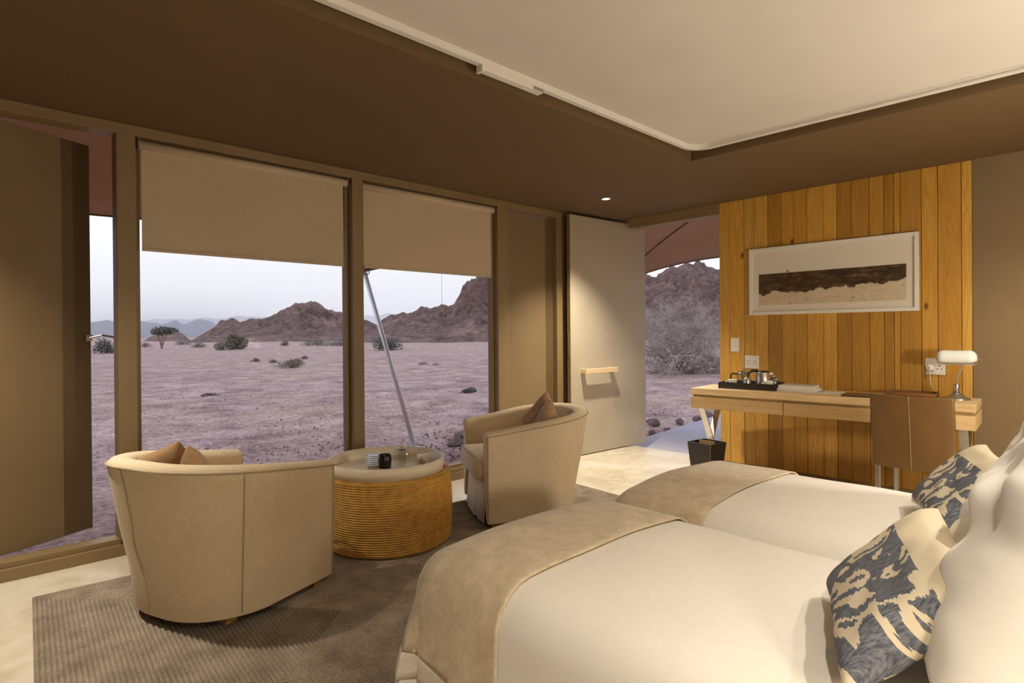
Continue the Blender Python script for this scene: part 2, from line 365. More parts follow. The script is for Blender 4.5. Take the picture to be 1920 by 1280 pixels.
obj('infill_panel', bx(XL, -.95, YW + .03, YW + D, .09, 2.347, bev=.004), MT['panel'], ww)
def window(n, x0, x1, lab):
    t = thing(n, lab, 'window', (x0, YW + .06, .09)); t['kind'] = 'structure'
    b = B(); w = x1 - x0; h = 2.345 - .09; k = .028
    for a in ((0, k, 0, h), (w - k, w, 0, h), (k, w - k, 0, k), (k, w - k, h - k, h)): box(b, a[0], a[1], 0, .05, a[2], a[3], bev=.002, seg=1)
    obj('window_frame', b, MT['taupe'], t)
    obj('pane', bx(k, w - k, .022, .028, k, h - k), MT['glass'], t)
window('window_1', .783, 2.124, 'large fixed pane nearest the vent panel with the long stay')
window('window_2', 2.213, 3.543, 'fixed pane between the two posts, slanted metal pole outside')
def vent(name, hx, w, ang, lab, flip):
    t = thing(name, lab, 'door', (hx, YW + .05, .1), ang); t['kind'] = 'structure'
    s = -1 if flip else 1
    x0, x1 = sorted((0, s * w))
    st = .16 if not flip else .10  # width of the darker strip down one edge of the panel
    if flip: obj('panel', bx(x0, x1 - st, 0, .04, 0, 2.232, bev=.003), MT['vent'], t); obj('dark_strip', bx(x1 - st + .0005, x1, .003, .04, 0, 2.232, bev=.003), MT['dark_strip'], t)
    else: obj('panel', bx(x0, x1 - st, 0, .04, 0, 2.232, bev=.003), MT['vent'], t); obj('dark_strip', bx(x1 - st + .0005, x1, .003, .04, 0, 2.232, bev=.003), MT['dark_strip'], t)
    b = B(); xe = s * (w - .02); box(b, xe - .02, xe + .02, -.012, 0, 1.09, 1.13, bev=.003)
    pl = obj('latch_plate', b, MT['steel'], t)
    return t, s
t, s = vent('door_2', .055, .632, math.radians(27), 'tall solid vent panel pushed open on its stay', False)
b = tube(B(), [(.615, -.008, 1.11), (.66, -.05, 1.125), (.70, -.19, 1.10), (.715, -.275, 1.09)], .006, 8); obj('stay_arm', b, MT['steel'], t)
t, s = vent('door_3', 4.322, .645, math.radians(-5.5), 'narrow vent panel ajar between the glass and the open door', True)
b = tube(B(), [(-.625, -.012, 1.11), (-.60, -.02, 1.14), (-.585, -.02, 1.17)], .005, 8); obj('latch_handle', b, MT['steel'], t)
t = thing('door_2b', 'solid vent panel shut beside the open one', 'door'); t.name = 'door_4'; t['kind'] = 'structure'
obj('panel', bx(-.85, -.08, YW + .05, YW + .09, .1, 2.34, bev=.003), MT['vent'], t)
# pivot door
t = thing('door_1', 'wide taupe pivot door standing open with a pale wooden pull', 'door', (4.39, 3.745, .008), math.radians(-4.2)); t['kind'] = 'structure'
obj('door_leaf', bx(0, 1.16, 0, .048, 0, 2.362, bev=.004), MT['panel'], t)
obj('edge_strip', bx(-.006, .0, .004, .044, 0, 2.362), MT['taupe'], t)
hd = B(); box(hd, .13, .60, -.085, -.055, .805, .852, bev=.003)
hd = obj('door_pull', hd, MT['handle'], t); tag(hd, 'pale plywood bar pull')
for x in (.13, .545): obj('pull_bracket', bx(x, x + .055, -.0551, .0, .808, .849, bev=.002), MT['handle'], hd)
obj('lock_plate', bx(-.008, -.005, .014, .034, .98, 1.20), MT['steel'], t)
obj('bolt_plate', bx(-.008, -.005, .018, .030, 1.88, 1.92), MT['steel'], t)
# ------------------------------------------------------------------ lights and their fixtures
def downlight(x, y, lab, power, size=95, blend=.5, z=H):
    t = thing('downlight', lab, 'light', (x, y, z), 0, 'recessed ceiling downlights')
    obj('trim_ring', lathe(B(), [(.030, -.001), (.046, -.001), (.046, -.006), (.034, -.008), (.030, -.004)], 28, cap=False), MT['white_paint'], t, True)
    obj('bulb', lathe(B(), [(.0295, -.0005), (.0295, -.003), (.02, -.004)], 24), MT['bulb'], t)
    l = bpy.data.lights.new('downlight_beam', 'SPOT'); l.energy = power; l.color = WARM; l.spot_size = math.radians(size); l.spot_blend = blend; l.shadow_soft_size = .03
    o = link(bpy.data.objects.new('downlight_beam', l), t); o.location = (0, 0, -.012); return o
downlight(4.223, 3.186, 'small lit ceiling downlight above the open door', 330, 96, .85)
downlight(.02, 3.186, 'ceiling downlight over the open vent panel', 240, 100, 1.0)
downlight(4.25, -.02, 'ceiling downlight above the bedside wall corner', 130, 130, .9)
downlight(-.05, -.35, 'unseen fill downlight by the bed head and end wall', 170, 150, .9)  # unseen; beam widened to throw light onto the armchairs and table
downlight(1.47, -.58, 'unseen downlight added above the pillows of the bed beside the rug', 92, 120, .9)  # unseen pair, added to brighten the beds and pillows
downlight(2.45, -.58, 'unseen downlight added above the pillows of the bed beside the desk', 98, 120, .9)
def added_globe(x, lab, power):  # unseen globes put in to light the ceiling, beds and armchairs
    """added wall globe that glows, out of view"""
    t = thing('added_globe_lamp', lab, 'lamp', (x, YH + .001, .98)); r = .10
    obj('back_plate', lathe(B(), [(.05, 0), (.05, .012), (.02, .018)], 24, Matrix.Rotation(-PI / 2, 4, 'X')), MT['steel'], t, True)
    obj('arm', tube(B(), [(0, .012, 0), (0, .06, 0), (0, .11, .004)], .008), MT['steel'], t)
    obj('fitter', lathe(B(), [(.03, 0), (.035, .012), (.035, .03)], 20, Matrix.Translation((0, .145, .0))), MT['steel'], t, True)
    b = B(); bmesh.ops.create_uvsphere(b, u_segments=28, v_segments=16, radius=r)
    obj('lit_globe', b, emis('added_globe_glow', WARM, power / (PI * 4 * PI * r * r)), t, True, loc=(0, .145, .03 + r * .97))
added_globe(3.15, 'unseen globe lamp added between the bed and the desk wall', 98)
added_globe(.60, 'unseen globe lamp added on the rug side of the beds', 32)
# ------------------------------------------------------------------ net track in the recess
t = thing('net_track', 'white curtain track with a curved corner under the raised ceiling panel', 'curtain track')
def rail_path(ins, rad):
    x1, y1 = XR1 - ins, YR1 - ins; pts = [(XR0 + .05, y1), (1.5, y1), (x1 - rad, y1)]
    for i in range(1, 12):
        a = PI / 2 - PI / 2 * i / 12; pts.append((x1 - rad + rad * math.cos(a), y1 - rad + rad * math.sin(a)))
    return pts + [(x1, y1 - rad), (x1, YR0 + .05)]
def sweep_rect(pts, w, z0, z1):
    b = B(); n = len(pts); rings = []
    for i in range(n):
        a = Vector(pts[max(i - 1, 0)]); c = Vector(pts[min(i + 1, n - 1)]); d = (c - a).normalized(); s = Vector((-d.y, d.x)); p = Vector(pts[i])
        rings.append([b.verts.new((*(p + s * k * w / 2), z)) for k, z in ((-1, z0), (1, z0), (1, z1), (-1, z1))])
    for r, q in zip(rings, rings[1:]):
        for k in range(4): b.faces.new((r[k], r[(k + 1) % 4], q[(k + 1) % 4], q[k]))
    b.faces.new(rings[0]); b.faces.new(rings[-1][::-1]); return b
obj('rail', sweep_rect(rail_path(.052, .13), .022, 2.446, ZR), MT['white_paint'], t)
obj('rail_lip', sweep_rect(rail_path(.052, .13), .030, 2.440, 2.448), MT['white_paint'], t)
obj('overlap_arm', bx(1.78, 2.17, 2.020, 2.060, 2.416, 2.440, bev=.003), MT['white_paint'], t)
obj('end_stop', bx(1.765, 1.781, 2.018, 2.062, 2.408, 2.442, bev=.003), MT['white_plastic'], t)
for i in range(6): obj('glider', tube(B(), [(2.10 + i * .012, 2.018, 2.434), (2.104 + i * .012, 2.014, 2.424), (2.098 + i * .012, 2.018, 2.418)], .0018, 5), MT['dark_slot'], t)
# ------------------------------------------------------------------ roller blinds
def blind(x0, x1, zb, lab, cord):
    t = thing('roller_blind', lab, 'blind', (x0, YW + .028, zb)); w = x1 - x0; zt = 2.300 - zb
    b = B(); box(b, .0, w - .02, -.001, .0006, .012, zt); obj('blind_fabric', b, MT['blind'], t)
    obj('hem_bar', bx(.0, w - .02, -.006, .005, -.004, .014, bev=.003), MT['blind'], t)
    obj('roller', tube(B(), [(-.012, .0, zt + .006), (w + .006, .0, zt + .006)], .024, 20), MT['blind'], t, True)
    for x in (-.018, w + .008): obj('bracket', bx(x, x + .006, -.02, .03, zt - .02, zt + .045, bev=.002), MT['steel'], t)
    pm = obj('pull_ring', tube(B(), [((w - .02) * .56 + .008 * math.cos(a), -.012, .004 + .006 * math.sin(a)) for a in [2 * PI * i / 12 for i in range(12)]], .0018, 6, True), MT['cord'], t)
    if cord:
        obj('pull_cord', tube(B(), [((w - .02) * .56, -.012, 0), ((w - .02) * .56, -.012, -.285)], .0015, 6), MT['cord'], t)
        obj('cord_knob', lathe(B(), [(.002, 0), (.005, -.012), (.010, -.024), (.010, -.030), (.003, -.034)], 12, Matrix.Translation(((w - .02) * .56, -.012, -.28))), MT['handle'], t, True)
blind(.815, 2.085, 1.708, 'beige roller blind half drawn, without a hanging cord', False)
blind(2.228, 3.505, 1.712, 'beige roller blind half drawn with a hanging pull cord', True)
# ------------------------------------------------------------------ rug
RA = math.radians(-4.4)
def rug(x0, x1, y0, y1):
    sp = .017; v = []; fcs = []; n = int((y1 - y0) / 2 / sp); rows = []
    for i in range(n):
        for d, z in ((0, .002), (.25, .0075), (.5, .0095), (.75, .0075)):
            k = (i + d) * sp; rows.append((k, z))
    rows.append((n * sp, .004)); rows.insert(0, (0, .0002))
    for k, z in rows:
        for p in ((x0 + k, y0 + k), (x1 - k, y0 + k), (x1 - k, y1 - k), (x0 + k, y1 - k)): v.append((p[0], p[1], z))
    for r in range(len(rows) - 1):
        for j in range(4): fcs.append((r * 4 + j, r * 4 + (j + 1) % 4, r * 4 + 4 + (j + 1) % 4, r * 4 + 4 + j))
    fcs.append(tuple(range(len(v) - 4, len(v))))
    v = [(.283 + (p[0] - x0) * math.cos(RA) - (p[1] - y1) * math.sin(RA), 3.536 + (p[0] - x0) * math.sin(RA) + (p[1] - y1) * math.cos(RA), p[2]) for p in v]
    o = pyobj('rug', v, fcs, MT['rug'], smooth=False)
    tag(o, 'large braided jute rug under the armchairs and woven table', 'rug')
rug(.235, 3.62, 1.42, 3.535)
# ------------------------------------------------------------------ armchairs
def upath(t, hw, fr, bk, rad):
    """U plan curve: t 0..1 from the right front round the back to the left front; +x is the front"""
    rad = min(rad, hw); L1 = fr - (bk + rad); q = PI / 2 * rad; L2 = 2 * (hw - rad); tot = 2 * L1 + 2 * q + L2; d = t * tot
    if d < L1: return Vector((fr - d, -hw)), Vector((0, -1))
    d -= L1
    if d < q:
        a = d / rad; return Vector((bk + rad - rad * math.sin(a), -hw + rad - rad * math.cos(a))), Vector((-math.sin(a), -math.cos(a)))
    d -= q
    if d < L2: return Vector((bk, -hw + rad + d)), Vector((-1, 0))
    d -= L2
    if d < q:
        a = d / rad; return Vector((bk + rad - rad * math.cos(a), hw - rad + rad * math.sin(a))), Vector((-math.cos(a), math.sin(a)))
    d -= q
    return Vector((bk + rad + d, hw)), Vector((0, 1))
def armchair(loc, rz, lab):
    t = thing('armchair', lab, 'armchair', loc, rz, 'linen tub armchairs at the woven table')
    hw, fr, bk, rad = .355, .36, -.30, .30; TH = .095; NS = 56
    def rim(u): 
        c = math.sin(PI * u) ; return .595 + .105 * max(0, c) ** 1.3
    def flare(u): return .012 + .10 * max(0, math.sin(PI * u)) ** 2.0
    b = B(); rings = []; rimline = []; hemline = []
    for i in range(NS + 1):
        u = i / NS; p, nrm = upath(u, hw, fr, bk, rad); zr = rim(u); fl = flare(u); ring = []
        wob = .004 * noise.noise(Vector((u * 9, 3.1, 0)))
        prof = [(0 + wob, .034), (fl * .22, .22), (fl * .62 + wob, .42), (fl * .95, zr - .05), (fl * 1.0, zr - .018), (fl - .018, zr - .002), (fl - TH * .5, zr + .006), (fl - TH + .018, zr - .002), (fl - TH, zr - .02), (fl * .7 - TH, .45), (-TH, .26)]
        for o_, z in prof:
            q = p + nrm * o_; ring.append(b.verts.new((q.x, q.y, z)))
        rings.append(ring)
        q = p + nrm * (fl + .002); rimline.append((q.x, q.y, zr - .020)); q = p + nrm * (.004); hemline.append((q.x, q.y, .036))
    for a, c in zip(rings, rings[1:]):
        for k in range(len(a) - 1): b.faces.new((a[k], c[k], c[k + 1], a[k + 1]))
        b.faces.new((a[-1], c[-1], c[0], a[0]))
    for r in (rings[0], rings[-1][::-1]): b.faces.new(r)
    sh = obj('slipcover_shell', b, MT['linen'], t, True); mod_bevel(sh, .014, 3)
    obj('rim_piping', tube(B(), rimline, .0038, 6), MT['seam'], t, True)
    def vseam(u, wav=0):
        p, nrm = upath(u, hw, fr, bk, rad); fl = flare(u); zr = rim(u); pts = []
        tn = Vector((-nrm.y, nrm.x))
        for k in range(14):
            w = k / 13; z = .055 + (zr - .075) * w
            of = fl * (.22 * min(1, w * 3.2) if z < .22 else .22 + .40 * (z - .22) / .20 if z < .42 else .62 + .33 * min(1, (z - .42) / max(.05, zr - .47)))
            q = p + nrm * (of + .0025) + tn * (wav * (.008 * math.sin(w * 11) + .004 * math.sin(w * 23))); pts.append((q.x, q.y, z))
        return tube(B(), pts, .0032, 6)
    obj('back_seam', vseam(.285), MT['seam'], t, True); obj('back_seam', vseam(.52, 1), MT['seam'], t, True)
    obj('front_seam', vseam(0.006), MT['seam'], t, True); obj('front_seam', vseam(.994), MT['seam'], t, True)
    # skirt under the seat
    b = B(); iw = hw - TH + .004
    n = 18; top = []; bot = []
    for i in range(n + 1):
        y = -iw + 2 * iw * i / n; fo = .006 * math.sin(i * 1.9); top.append(b.verts.new((fr - .022 + .015 * math.sin(PI * i / n), y, .30))); bot.append(b.verts.new((fr - .004 + fo + .02 * math.sin(PI * i / n), y, .020 + .004 * math.sin(i * 1.1))))
    for i in range(n): b.faces.new((bot[i], bot[i + 1], top[i + 1], top[i]))
    o = obj('skirt', b, MT['linen'], t, True); mod_solid(o, .006)
    obj('seat_deck', bx(bk + .06, fr - .035, -iw, iw, .20, .29), MT['linen'], t)
    # seat cushion
    b = B(); box(b, bk + .08, fr + .035, -iw + .004, iw - .004, .285, .425, bev=.04, seg=4)
    for v in b.verts:
        u = (v.co.x - (fr + .035)) ; cy = 1 - (v.co.y / iw) ** 2
        if v.co.x > .2: v.co.x += .03 * cy
        if v.co.z > .40: v.co.z += .018 * cy
    cu = obj('seat_cushion', b, MT['linen'], t, True)
    pts = []
    for i in range(15):
        y = (-iw + .03) + 2 * (iw - .03) * i / 14; pts.append((fr + .018 + .03 * (1 - (y / iw) ** 2), y, .416 + .014 * (1 - (y / iw) ** 2)))
    obj('cushion_piping', tube(B(), pts, .004, 6), MT['seam'], cu, True)
    for x, y in ((fr - .07, -hw + .06), (fr - .07, hw - .06), (bk + .16, -hw + .12), (bk + .16, hw - .12)):
        obj('leg', bx(x - .026, x + .026, y - .026, y + .026, 0, .062, bev=.003), MT['legwood'], t)
    obj('underframe', bx(bk + .12, fr - .05, -hw + .10, hw - .10, .0621, .20), MT['bedbase'], t)
    return t
RZ = .0095
A1 = ((.905, 2.905, RZ), math.radians(20)); A2 = ((2.855, 2.850, RZ), math.radians(152))
armchair(*A1, 'linen tub armchair beside the open vent panel')
armchair(*A2, 'linen tub armchair beside the open pivot door')
def pillow_bm(w, h, th, n=14, pinch=.10, seed=0, wr=.0):
    b = B(); g = {}
    for s in (1, -1):
        for i in range(n + 1):
            for j in range(n + 1):
                u = -1 + 2 * i / n; v = -1 + 2 * j / n
                e = (1 - u ** 4) * (1 - v ** 4); e = max(0, e) ** .5
                px = u * w / 2 * (1 - pinch * (1 - abs(u)) * 0 - pinch * (v * v - 1) * 0 - pinch * (1 - v * v) * abs(u) ** 3 * .6)
                pz = v * h / 2 * (1 - pinch * (1 - u * u) * abs(v) ** 3 * .6)
                y = s * th / 2 * e
                if wr: y += s * e * wr * (noise.noise(Vector((u * 3 + seed, v * 3, s * 2.0))) + .5 * noise.noise(Vector((u * 9 + v * 4 + seed, v * 3 - u * 2, s * 5.0))))
                edge = i in (0, n) or j in (0, n)
                k = (i, j, 0 if edge else s)
                if k not in g: g[k] = b.verts.new((px, 0 if edge else y, pz))
        for i in range(n):
            for j in range(n):
                q = []
                for a, c in ((i, j), (i + 1, j), (i + 1, j + 1), (i, j + 1)):
                    q.append(g[(a, c, 0 if a in (0, n) or c in (0, n) else s)])
                try: b.faces.new(q if s > 0 else q[::-1])
                except ValueError: pass
    return b
def cushion(name, lab, cat, w, h, th, mat, M, group=None, pinch=.1, seed=0, wr=0, n=14, piping=None):
    o = obj(name, pillow_bm(w, h, th, n, pinch, seed, wr), mat, smooth=True); o.matrix_world = M; tag(o, lab, cat, group)
    mod_sub(o, 1)
    return o
def frame(origin, xdir, zdir):
    x = Vector(xdir).normalized(); z = Vector(zdir); z = (z - x * z.dot(x)).normalized(); y = z.cross(x)
    return Matrix(((x.x, y.x, z.x, origin[0]), (x.y, y.y, z.y, origin[1]), (x.z, y.z, z.z, origin[2]), (0, 0, 0, 1)))
def chair_local(A, lx, ly, lz, yaw, lean, roll=0):
    M = Matrix.Translation(A[0]) @ Matrix.Rotation(A[1], 4, 'Z') @ Matrix.Translation((lx, ly, lz)) @ Matrix.Rotation(yaw, 4, 'Z') @ Matrix.Rotation(lean, 4, 'Y') @ Matrix.Rotation(PI / 2, 4, 'Z') @ Matrix.Rotation(roll, 4, 'Y')
    return M
cushion('scatter_cushion', 'brown linen cushion at the back of the armchair by the vent panel', 'cushion', 0.34, .34, .10, MT['brown'], chair_local(A1, -.115, .18, .55, .35, -.34, .35), 'brown scatter cushions', .12, 1, .01)
cushion('scatter_cushion', 'brown linen cushion tipped on its corner in the armchair by the vent panel', 'cushion', .32, .32, .10, MT['brown'], chair_local(A1, -.13, -.07, .545, -.2, -.34, .70), 'brown scatter cushions', .12, 2, .01)
cushion('scatter_cushion', 'pinkish brown cushion tilted on its corner in the armchair by the door', 'cushion', .33, .33, .10, MT['brown'], chair_local(A2, -.12, -.03, .595, .3, -.34, .70), 'brown scatter cushions', .12, 3, .01)
cushion('scatter_cushion', 'small brown cushion lying in front of another in the armchair by the door', 'cushion', .32, .30, .10, MT['brown'], chair_local(A2, -.085, .12, .575, -.2, -.36, .55), 'brown scatter cushions', .12, 4, .01)
# ------------------------------------------------------------------ woven drum table, tray and what is on it
TX, TY = 1.895, 3.045; TZ = RZ
t = thing('drum_table', 'round honey coloured woven rattan drum table between the armchairs', 'table', (TX, TY, TZ))
prof = [(.30, 0)]; rows = 30
for i in range(rows):
    z = .004 + i * .385 / rows; r = .366 + .010 * math.sin(PI * min(1, z / .385))
    if i == 0: r = .358
    prof += [(r - .006, z), (r + .001, z + .003), (r + .002, z + .0095), (r - .006, z + .0126)]
prof += [(.366, .392), (.352, .401), (.30, .404)]
obj('woven_body', lathe(B(), prof, 96), MT['rattan'], t, True)
for r, z in ((.345, .404), (.325, .4055), (.362, .397)):
    obj('coil', tube(B(), [(r * math.cos(2 * PI * i / 64), r * math.sin(2 * PI * i / 64), z) for i in range(64)], .0065, 6, True), MT['rattan'], t, True)
ZT = TZ + .4115
t = thing('round_tray', 'round bleached wood tray with a tall rim on the rattan table', 'tray', (TX - .012, TY, ZT))
obj('tray_base', lathe(B(), [(.325, 0), (.325, .010), (.0, .010)] if False else [(.326, 0), (.326, .010)], 64), MT['traywood'], t)
obj('rim', lathe(B(), [(.327, 0), (.338, 0), (.339, .070), (.327, .070), (.327, 0)], 72, cap=False), MT['traywood'], t, True)
ZB = ZT + .0105
def on_tray(dx, dy): return (TX + dx, TY + dy, ZB)
for i in range(6):
    o = obj('saucer', lathe(B(), [(.025, 0), (.030, .001), (.052, .007), (.0525, .009), (.030, .004), (.0, .003)] if False else [(.027, 0), (.032, .001), (.050, .009), (.051, .0105), (.030, .005), (.004, .004)], 28), MT['ceramic'], smooth=True)
    p = on_tray(-.05, .075); o.location = (p[0], p[1], ZB + i * .0115); tag(o, 'white saucer beside the black mug, ' + ('lowest of its stack', 'second from the bottom of its stack', 'third from the bottom of its stack', 'third from the top of its stack', 'second from the top of its stack', 'topmost of its stack')[i], 'saucer', 'stacked white saucers')
t = thing('black_mug', 'glossy black mug on the round tray', 'mug', on_tray(-.035, -.02))
obj('body', lathe(B(), [(.030, 0), (.036, .003), (.0385, .04), (.038, .078), (.0355, .080), (.033, .076), (.033, .008), (.004, .007)], 32), MT['black_ceramic'], t, True)
for k, (dx, dy) in enumerate(((.075, -.010), (.135, .03))):
    t = thing('tumbler', ('upturned clear tumbler beside the black mug on the round tray', 'upturned clear tumbler beside the small stoppered bottle')[k], 'glass', on_tray(dx, dy), 0, 'upturned tumblers on the round tray')
    obj('glass_wall', lathe(B(), [(.036, 0), (.034, .098), (.031, .102)], 28, cap=False), MT['tumbler'], t, True)
    obj('thick_base', lathe(B(), [(.0305, .090), (.031, .1021), (.004, .1025)], 28), MT['tumbler'], t, True); obj('base_rim', tube(B(), [(.031 * math.cos(2 * PI * i / 28), .031 * math.sin(2 * PI * i / 28), .1025) for i in range(28)], .0018, 6, True), MT['ceramic'], t, True)
t = thing('glass_bottle', 'small clear stoppered bottle behind the upturned tumblers', 'bottle', on_tray(.16, .10))
obj('glass_wall', lathe(B(), [(.03, 0), (.032, .01), (.032, .065), (.012, .085), (.010, .105), (.008, .105), (.009, .084), (.028, .063), (.028, .01)], 24, cap=False), MT['tumbler'], t, True)
obj('stopper', lathe(B(), [(.007, .105), (.009, .112), (.002, .135)], 16), MT['tumbler'], t, True)
b = B(); box(b, -.085, .085, -.045, .045, 0, .003); o = obj('brown_folder', b, MT['kraft'], loc=on_tray(-.155, -.05), rot=(0, 0, .55)); tag(o, 'flat brown card folder lying on the round tray', 'folder')
def spoon(x, y, rz, lab, z=0):
    t = thing('teaspoon', lab, 'spoon', (x, y, ZB + z), rz, 'teaspoons on the round tray')
    obj('handle', tube(B(), [(-.06, 0, .003), (0, 0, .006), (.035, 0, .003)], .002, 6), MT['steel'], t, True)
    obj('bowl', lathe(B(), [(.004, .001), (.013, .003), (.014, .006), (.012, .005), (.003, .003)], 14, Matrix.Translation((.046, 0, 0)) @ Matrix.Scale(1.3, 4, (1, 0, 0))), MT['steel'], t, True)
spoon(TX - .155, TY - .165, .5, 'silver teaspoon lying beside the brown folder'); spoon(TX - .105, TY - .20, .2, 'silver teaspoon lying along the tray rim'); spoon(TX - .03, TY - .155, -.7, 'silver teaspoon lying below the black mug')
o = obj('sugar_sachet', bx(-.03, .03, -.02, .02, 0, .004, bev=.0015), MT['paper'], loc=on_tray(-.10, -.135), rot=(0, 0, .9)); tag(o, 'small white paper sachet beside the teaspoons', 'sachet')
b = B(); vs = [b.verts.new(p) for p in ((-.022, -.018, 0), (.022, -.018, 0), (0, .022, 0), (0, 0, .038))]
for q in ((0, 1, 2), (0, 1, 3), (1, 2, 3), (2, 0, 3)): b.faces.new([vs[k] for k in q])
o = obj('tea_pyramid', b, plain('mauve_card', (.42, .28, .27), .6), loc=on_tray(.185, -.075), rot=(0, 0, .4)); tag(o, 'tiny mauve pyramid tea packet on the round tray', 'packet')
b = bx(-.045, .045, -.001, .001, 0, .048); o = obj('note_card', b, MT['paper'], loc=on_tray(.232, -.045), rot=(-.25, 0, -.35)); tag(o, 'cream note card leaning inside the tray rim', 'card')
# ------------------------------------------------------------------ beds
def rrect(x0, x1, y0, y1, r, n=10, m=26):
    pts = []
    def seg(a, b_, k):
        for i in range(k): pts.append(tuple(a[j] + (b_[j] - a[j]) * i / k for j in (0, 1)))
    def arc(cx, cy, a0):
        for i in range(n): a = a0 + PI / 2 * i / n; pts.append((cx + r * math.cos(a), cy + r * math.sin(a)))
    arc(x1 - r, y1 - r, 0); seg((x1 - r, y1), (x0 + r, y1), m // 2); arc(x0 + r, y1 - r, PI / 2); seg((x0, y1 - r), (x0, y0 + r), m); arc(x0 + r, y0 + r, PI); seg((x0 + r, y0), (x1 - r, y0), m // 2); arc(x1 - r, y0 + r, 1.5 * PI); seg((x1, y0 + r), (x1, y1 - r), m)
    return pts
def loft_cloth(x0, x1, y0, y1, ztop, zhem, off=0, amp=.006, seed=0, hemwave=0.0):
    """cloth draped over a box with rounded edges, on a regular grid"""
    R = .12; hw = (x1 - x0) / 2; hl = (y1 - y0) / 2; cx = (x0 + x1) / 2; cy = (y0 + y1) / 2
    tmax = R * PI / 2 + (ztop - R - zhem); ext = tmax - R; st = .033
    nx = int(2 * (hw + ext) / st); ny = int(2 * (hl + ext) / st); b = B(); g = []
    for i in range(nx + 1):
        row = []
        for j in range(ny + 1):
            u = -(hw + ext) + 2 * (hw + ext) * i / nx; w = -(hl + ext) + 2 * (hl + ext) * j / ny
            iu = max(-(hw - R), min(hw - R, u)); iw = max(-(hl - R), min(hl - R, w)); q = Vector((u - iu, w - iw)); t_ = q.length
            d = q / t_ if t_ > 1e-6 else Vector((0, 0)); t_ = min(t_, tmax * (1.0 + .05 * min(abs(d.x), abs(d.y))))
            Ro = R + off
            if t_ < R * PI / 2: o_ = Ro * math.sin(t_ / R); dz = Ro * (1 - math.cos(t_ / R)); low = 0
            else: o_ = Ro; dz = Ro + (t_ - R * PI / 2); low = (t_ - R * PI / 2) / (tmax - R * PI / 2)
            x = cx + iu; y = cy + iw; nv = Vector((x * 2.3 + seed, y * 2.3, dz * .5))
            o_ += (noise.noise(nv * 2.4) * .020 + (.085 if d.y > .3 else .006)) * low
            crown = .014 * (1 - (iu / (hw - R)) ** 2)
            z = ztop + off - dz + crown + amp * noise.noise(nv * 1.5) * (1 - low) + hemwave * noise.noise(Vector((x * 3 + d.x + seed, y * 3 + d.y, 9.0))) * low
            row.append(b.verts.new((x + d.x * o_, y + d.y * o_, z)))
        g.append(row)
    for i in range(nx):
        for j in range(ny): b.faces.new((g[i][j], g[i + 1][j], g[i + 1][j + 1], g[i][j + 1]))
    bmesh.ops.remove_doubles(b, verts=b.verts, dist=.0015)
    return b
BZ = .565; YF = 1.52; YHD = -.72
def bed(x0, x1, lab, seed, labd, labt):
    t = thing('bed', lab, 'bed', ((x0 + x1) / 2, (YF + YHD) / 2, 0), 0, 'single beds pushed together'); cx, cy = t.location.x, t.location.y
    hw = (x1 - x0) / 2; hl = (YF - YHD) / 2
    obj('base', bx(-hw + .045, hw - .045, -hl + .03, hl - .07, .05, .30, bev=.02), MT['bedbase'], t)
    obj('mattress', bx(-hw + .035, hw - .035, -hl + .02, hl - .055, .301, BZ - .03, bev=.05, seg=4), MT['sheet'], t)
    for sx_ in (-1, 1):
        for sy_ in (-1, 1): obj('leg', lathe(B(), [(.022, 0), (.028, .05)], 14, Matrix.Translation((sx_ * (hw - .12), sy_ * (hl - .36), 0))), MT['dark_slot'], t)
    d = obj('duvet', loft_cloth(x0, x1, YHD + .02, YF, BZ, .13, 0, .007, seed, .02), MT['sheet'], smooth=True); tag(d, labd, 'duvet', 'white bed covers')
    b = loft_cloth(x0, x1, YHD + .02, YF, BZ, .13, .012, .007, seed, .02)
    bmesh.ops.bisect_plane(b, geom=b.verts[:] + b.edges[:] + b.faces[:], plane_co=(x0, YF, .225), plane_no=(-.0, -.12, 1), clear_inner=True)
    bmesh.ops.bisect_plane(b, geom=b.verts[:] + b.edges[:] + b.faces[:], plane_co=(0, 1.115, 0), plane_no=(.02, 1, 0), clear_inner=True)
    b2 = b.copy()
    bmesh.ops.bisect_plane(b, geom=b.verts[:] + b.edges[:] + b.faces[:], plane_co=(x0, YF, .295), plane_no=(0, -.12, 1), clear_inner=True)
    bmesh.ops.bisect_plane(b2, geom=b2.verts[:] + b2.edges[:] + b2.faces[:], plane_co=(x0, YF, .295), plane_no=(0, -.12, 1), clear_outer=True)
    w = obj('bed_throw', b, MT['throw'], smooth=True); mod_solid(w, .004, -1); tag(w, labt, 'throw', 'brushed throws across the bed feet')
    h_ = obj('pale_border', b2, MT['hem'], w, True); mod_solid(h_, .004, -1)
bed(1.00, 1.925, 'single bed standing on the rug, farther from the desk', 1.0, 'smooth white cover on the bed beside the rug corner', 'beige brushed throw with a pale border on the bed beside the rug')
bed(1.975, 2.895, 'single bed on the side of the desk chair', 7.0, 'smooth white cover on the bed beside the desk', 'beige brushed throw across the bed beside the waste bin')
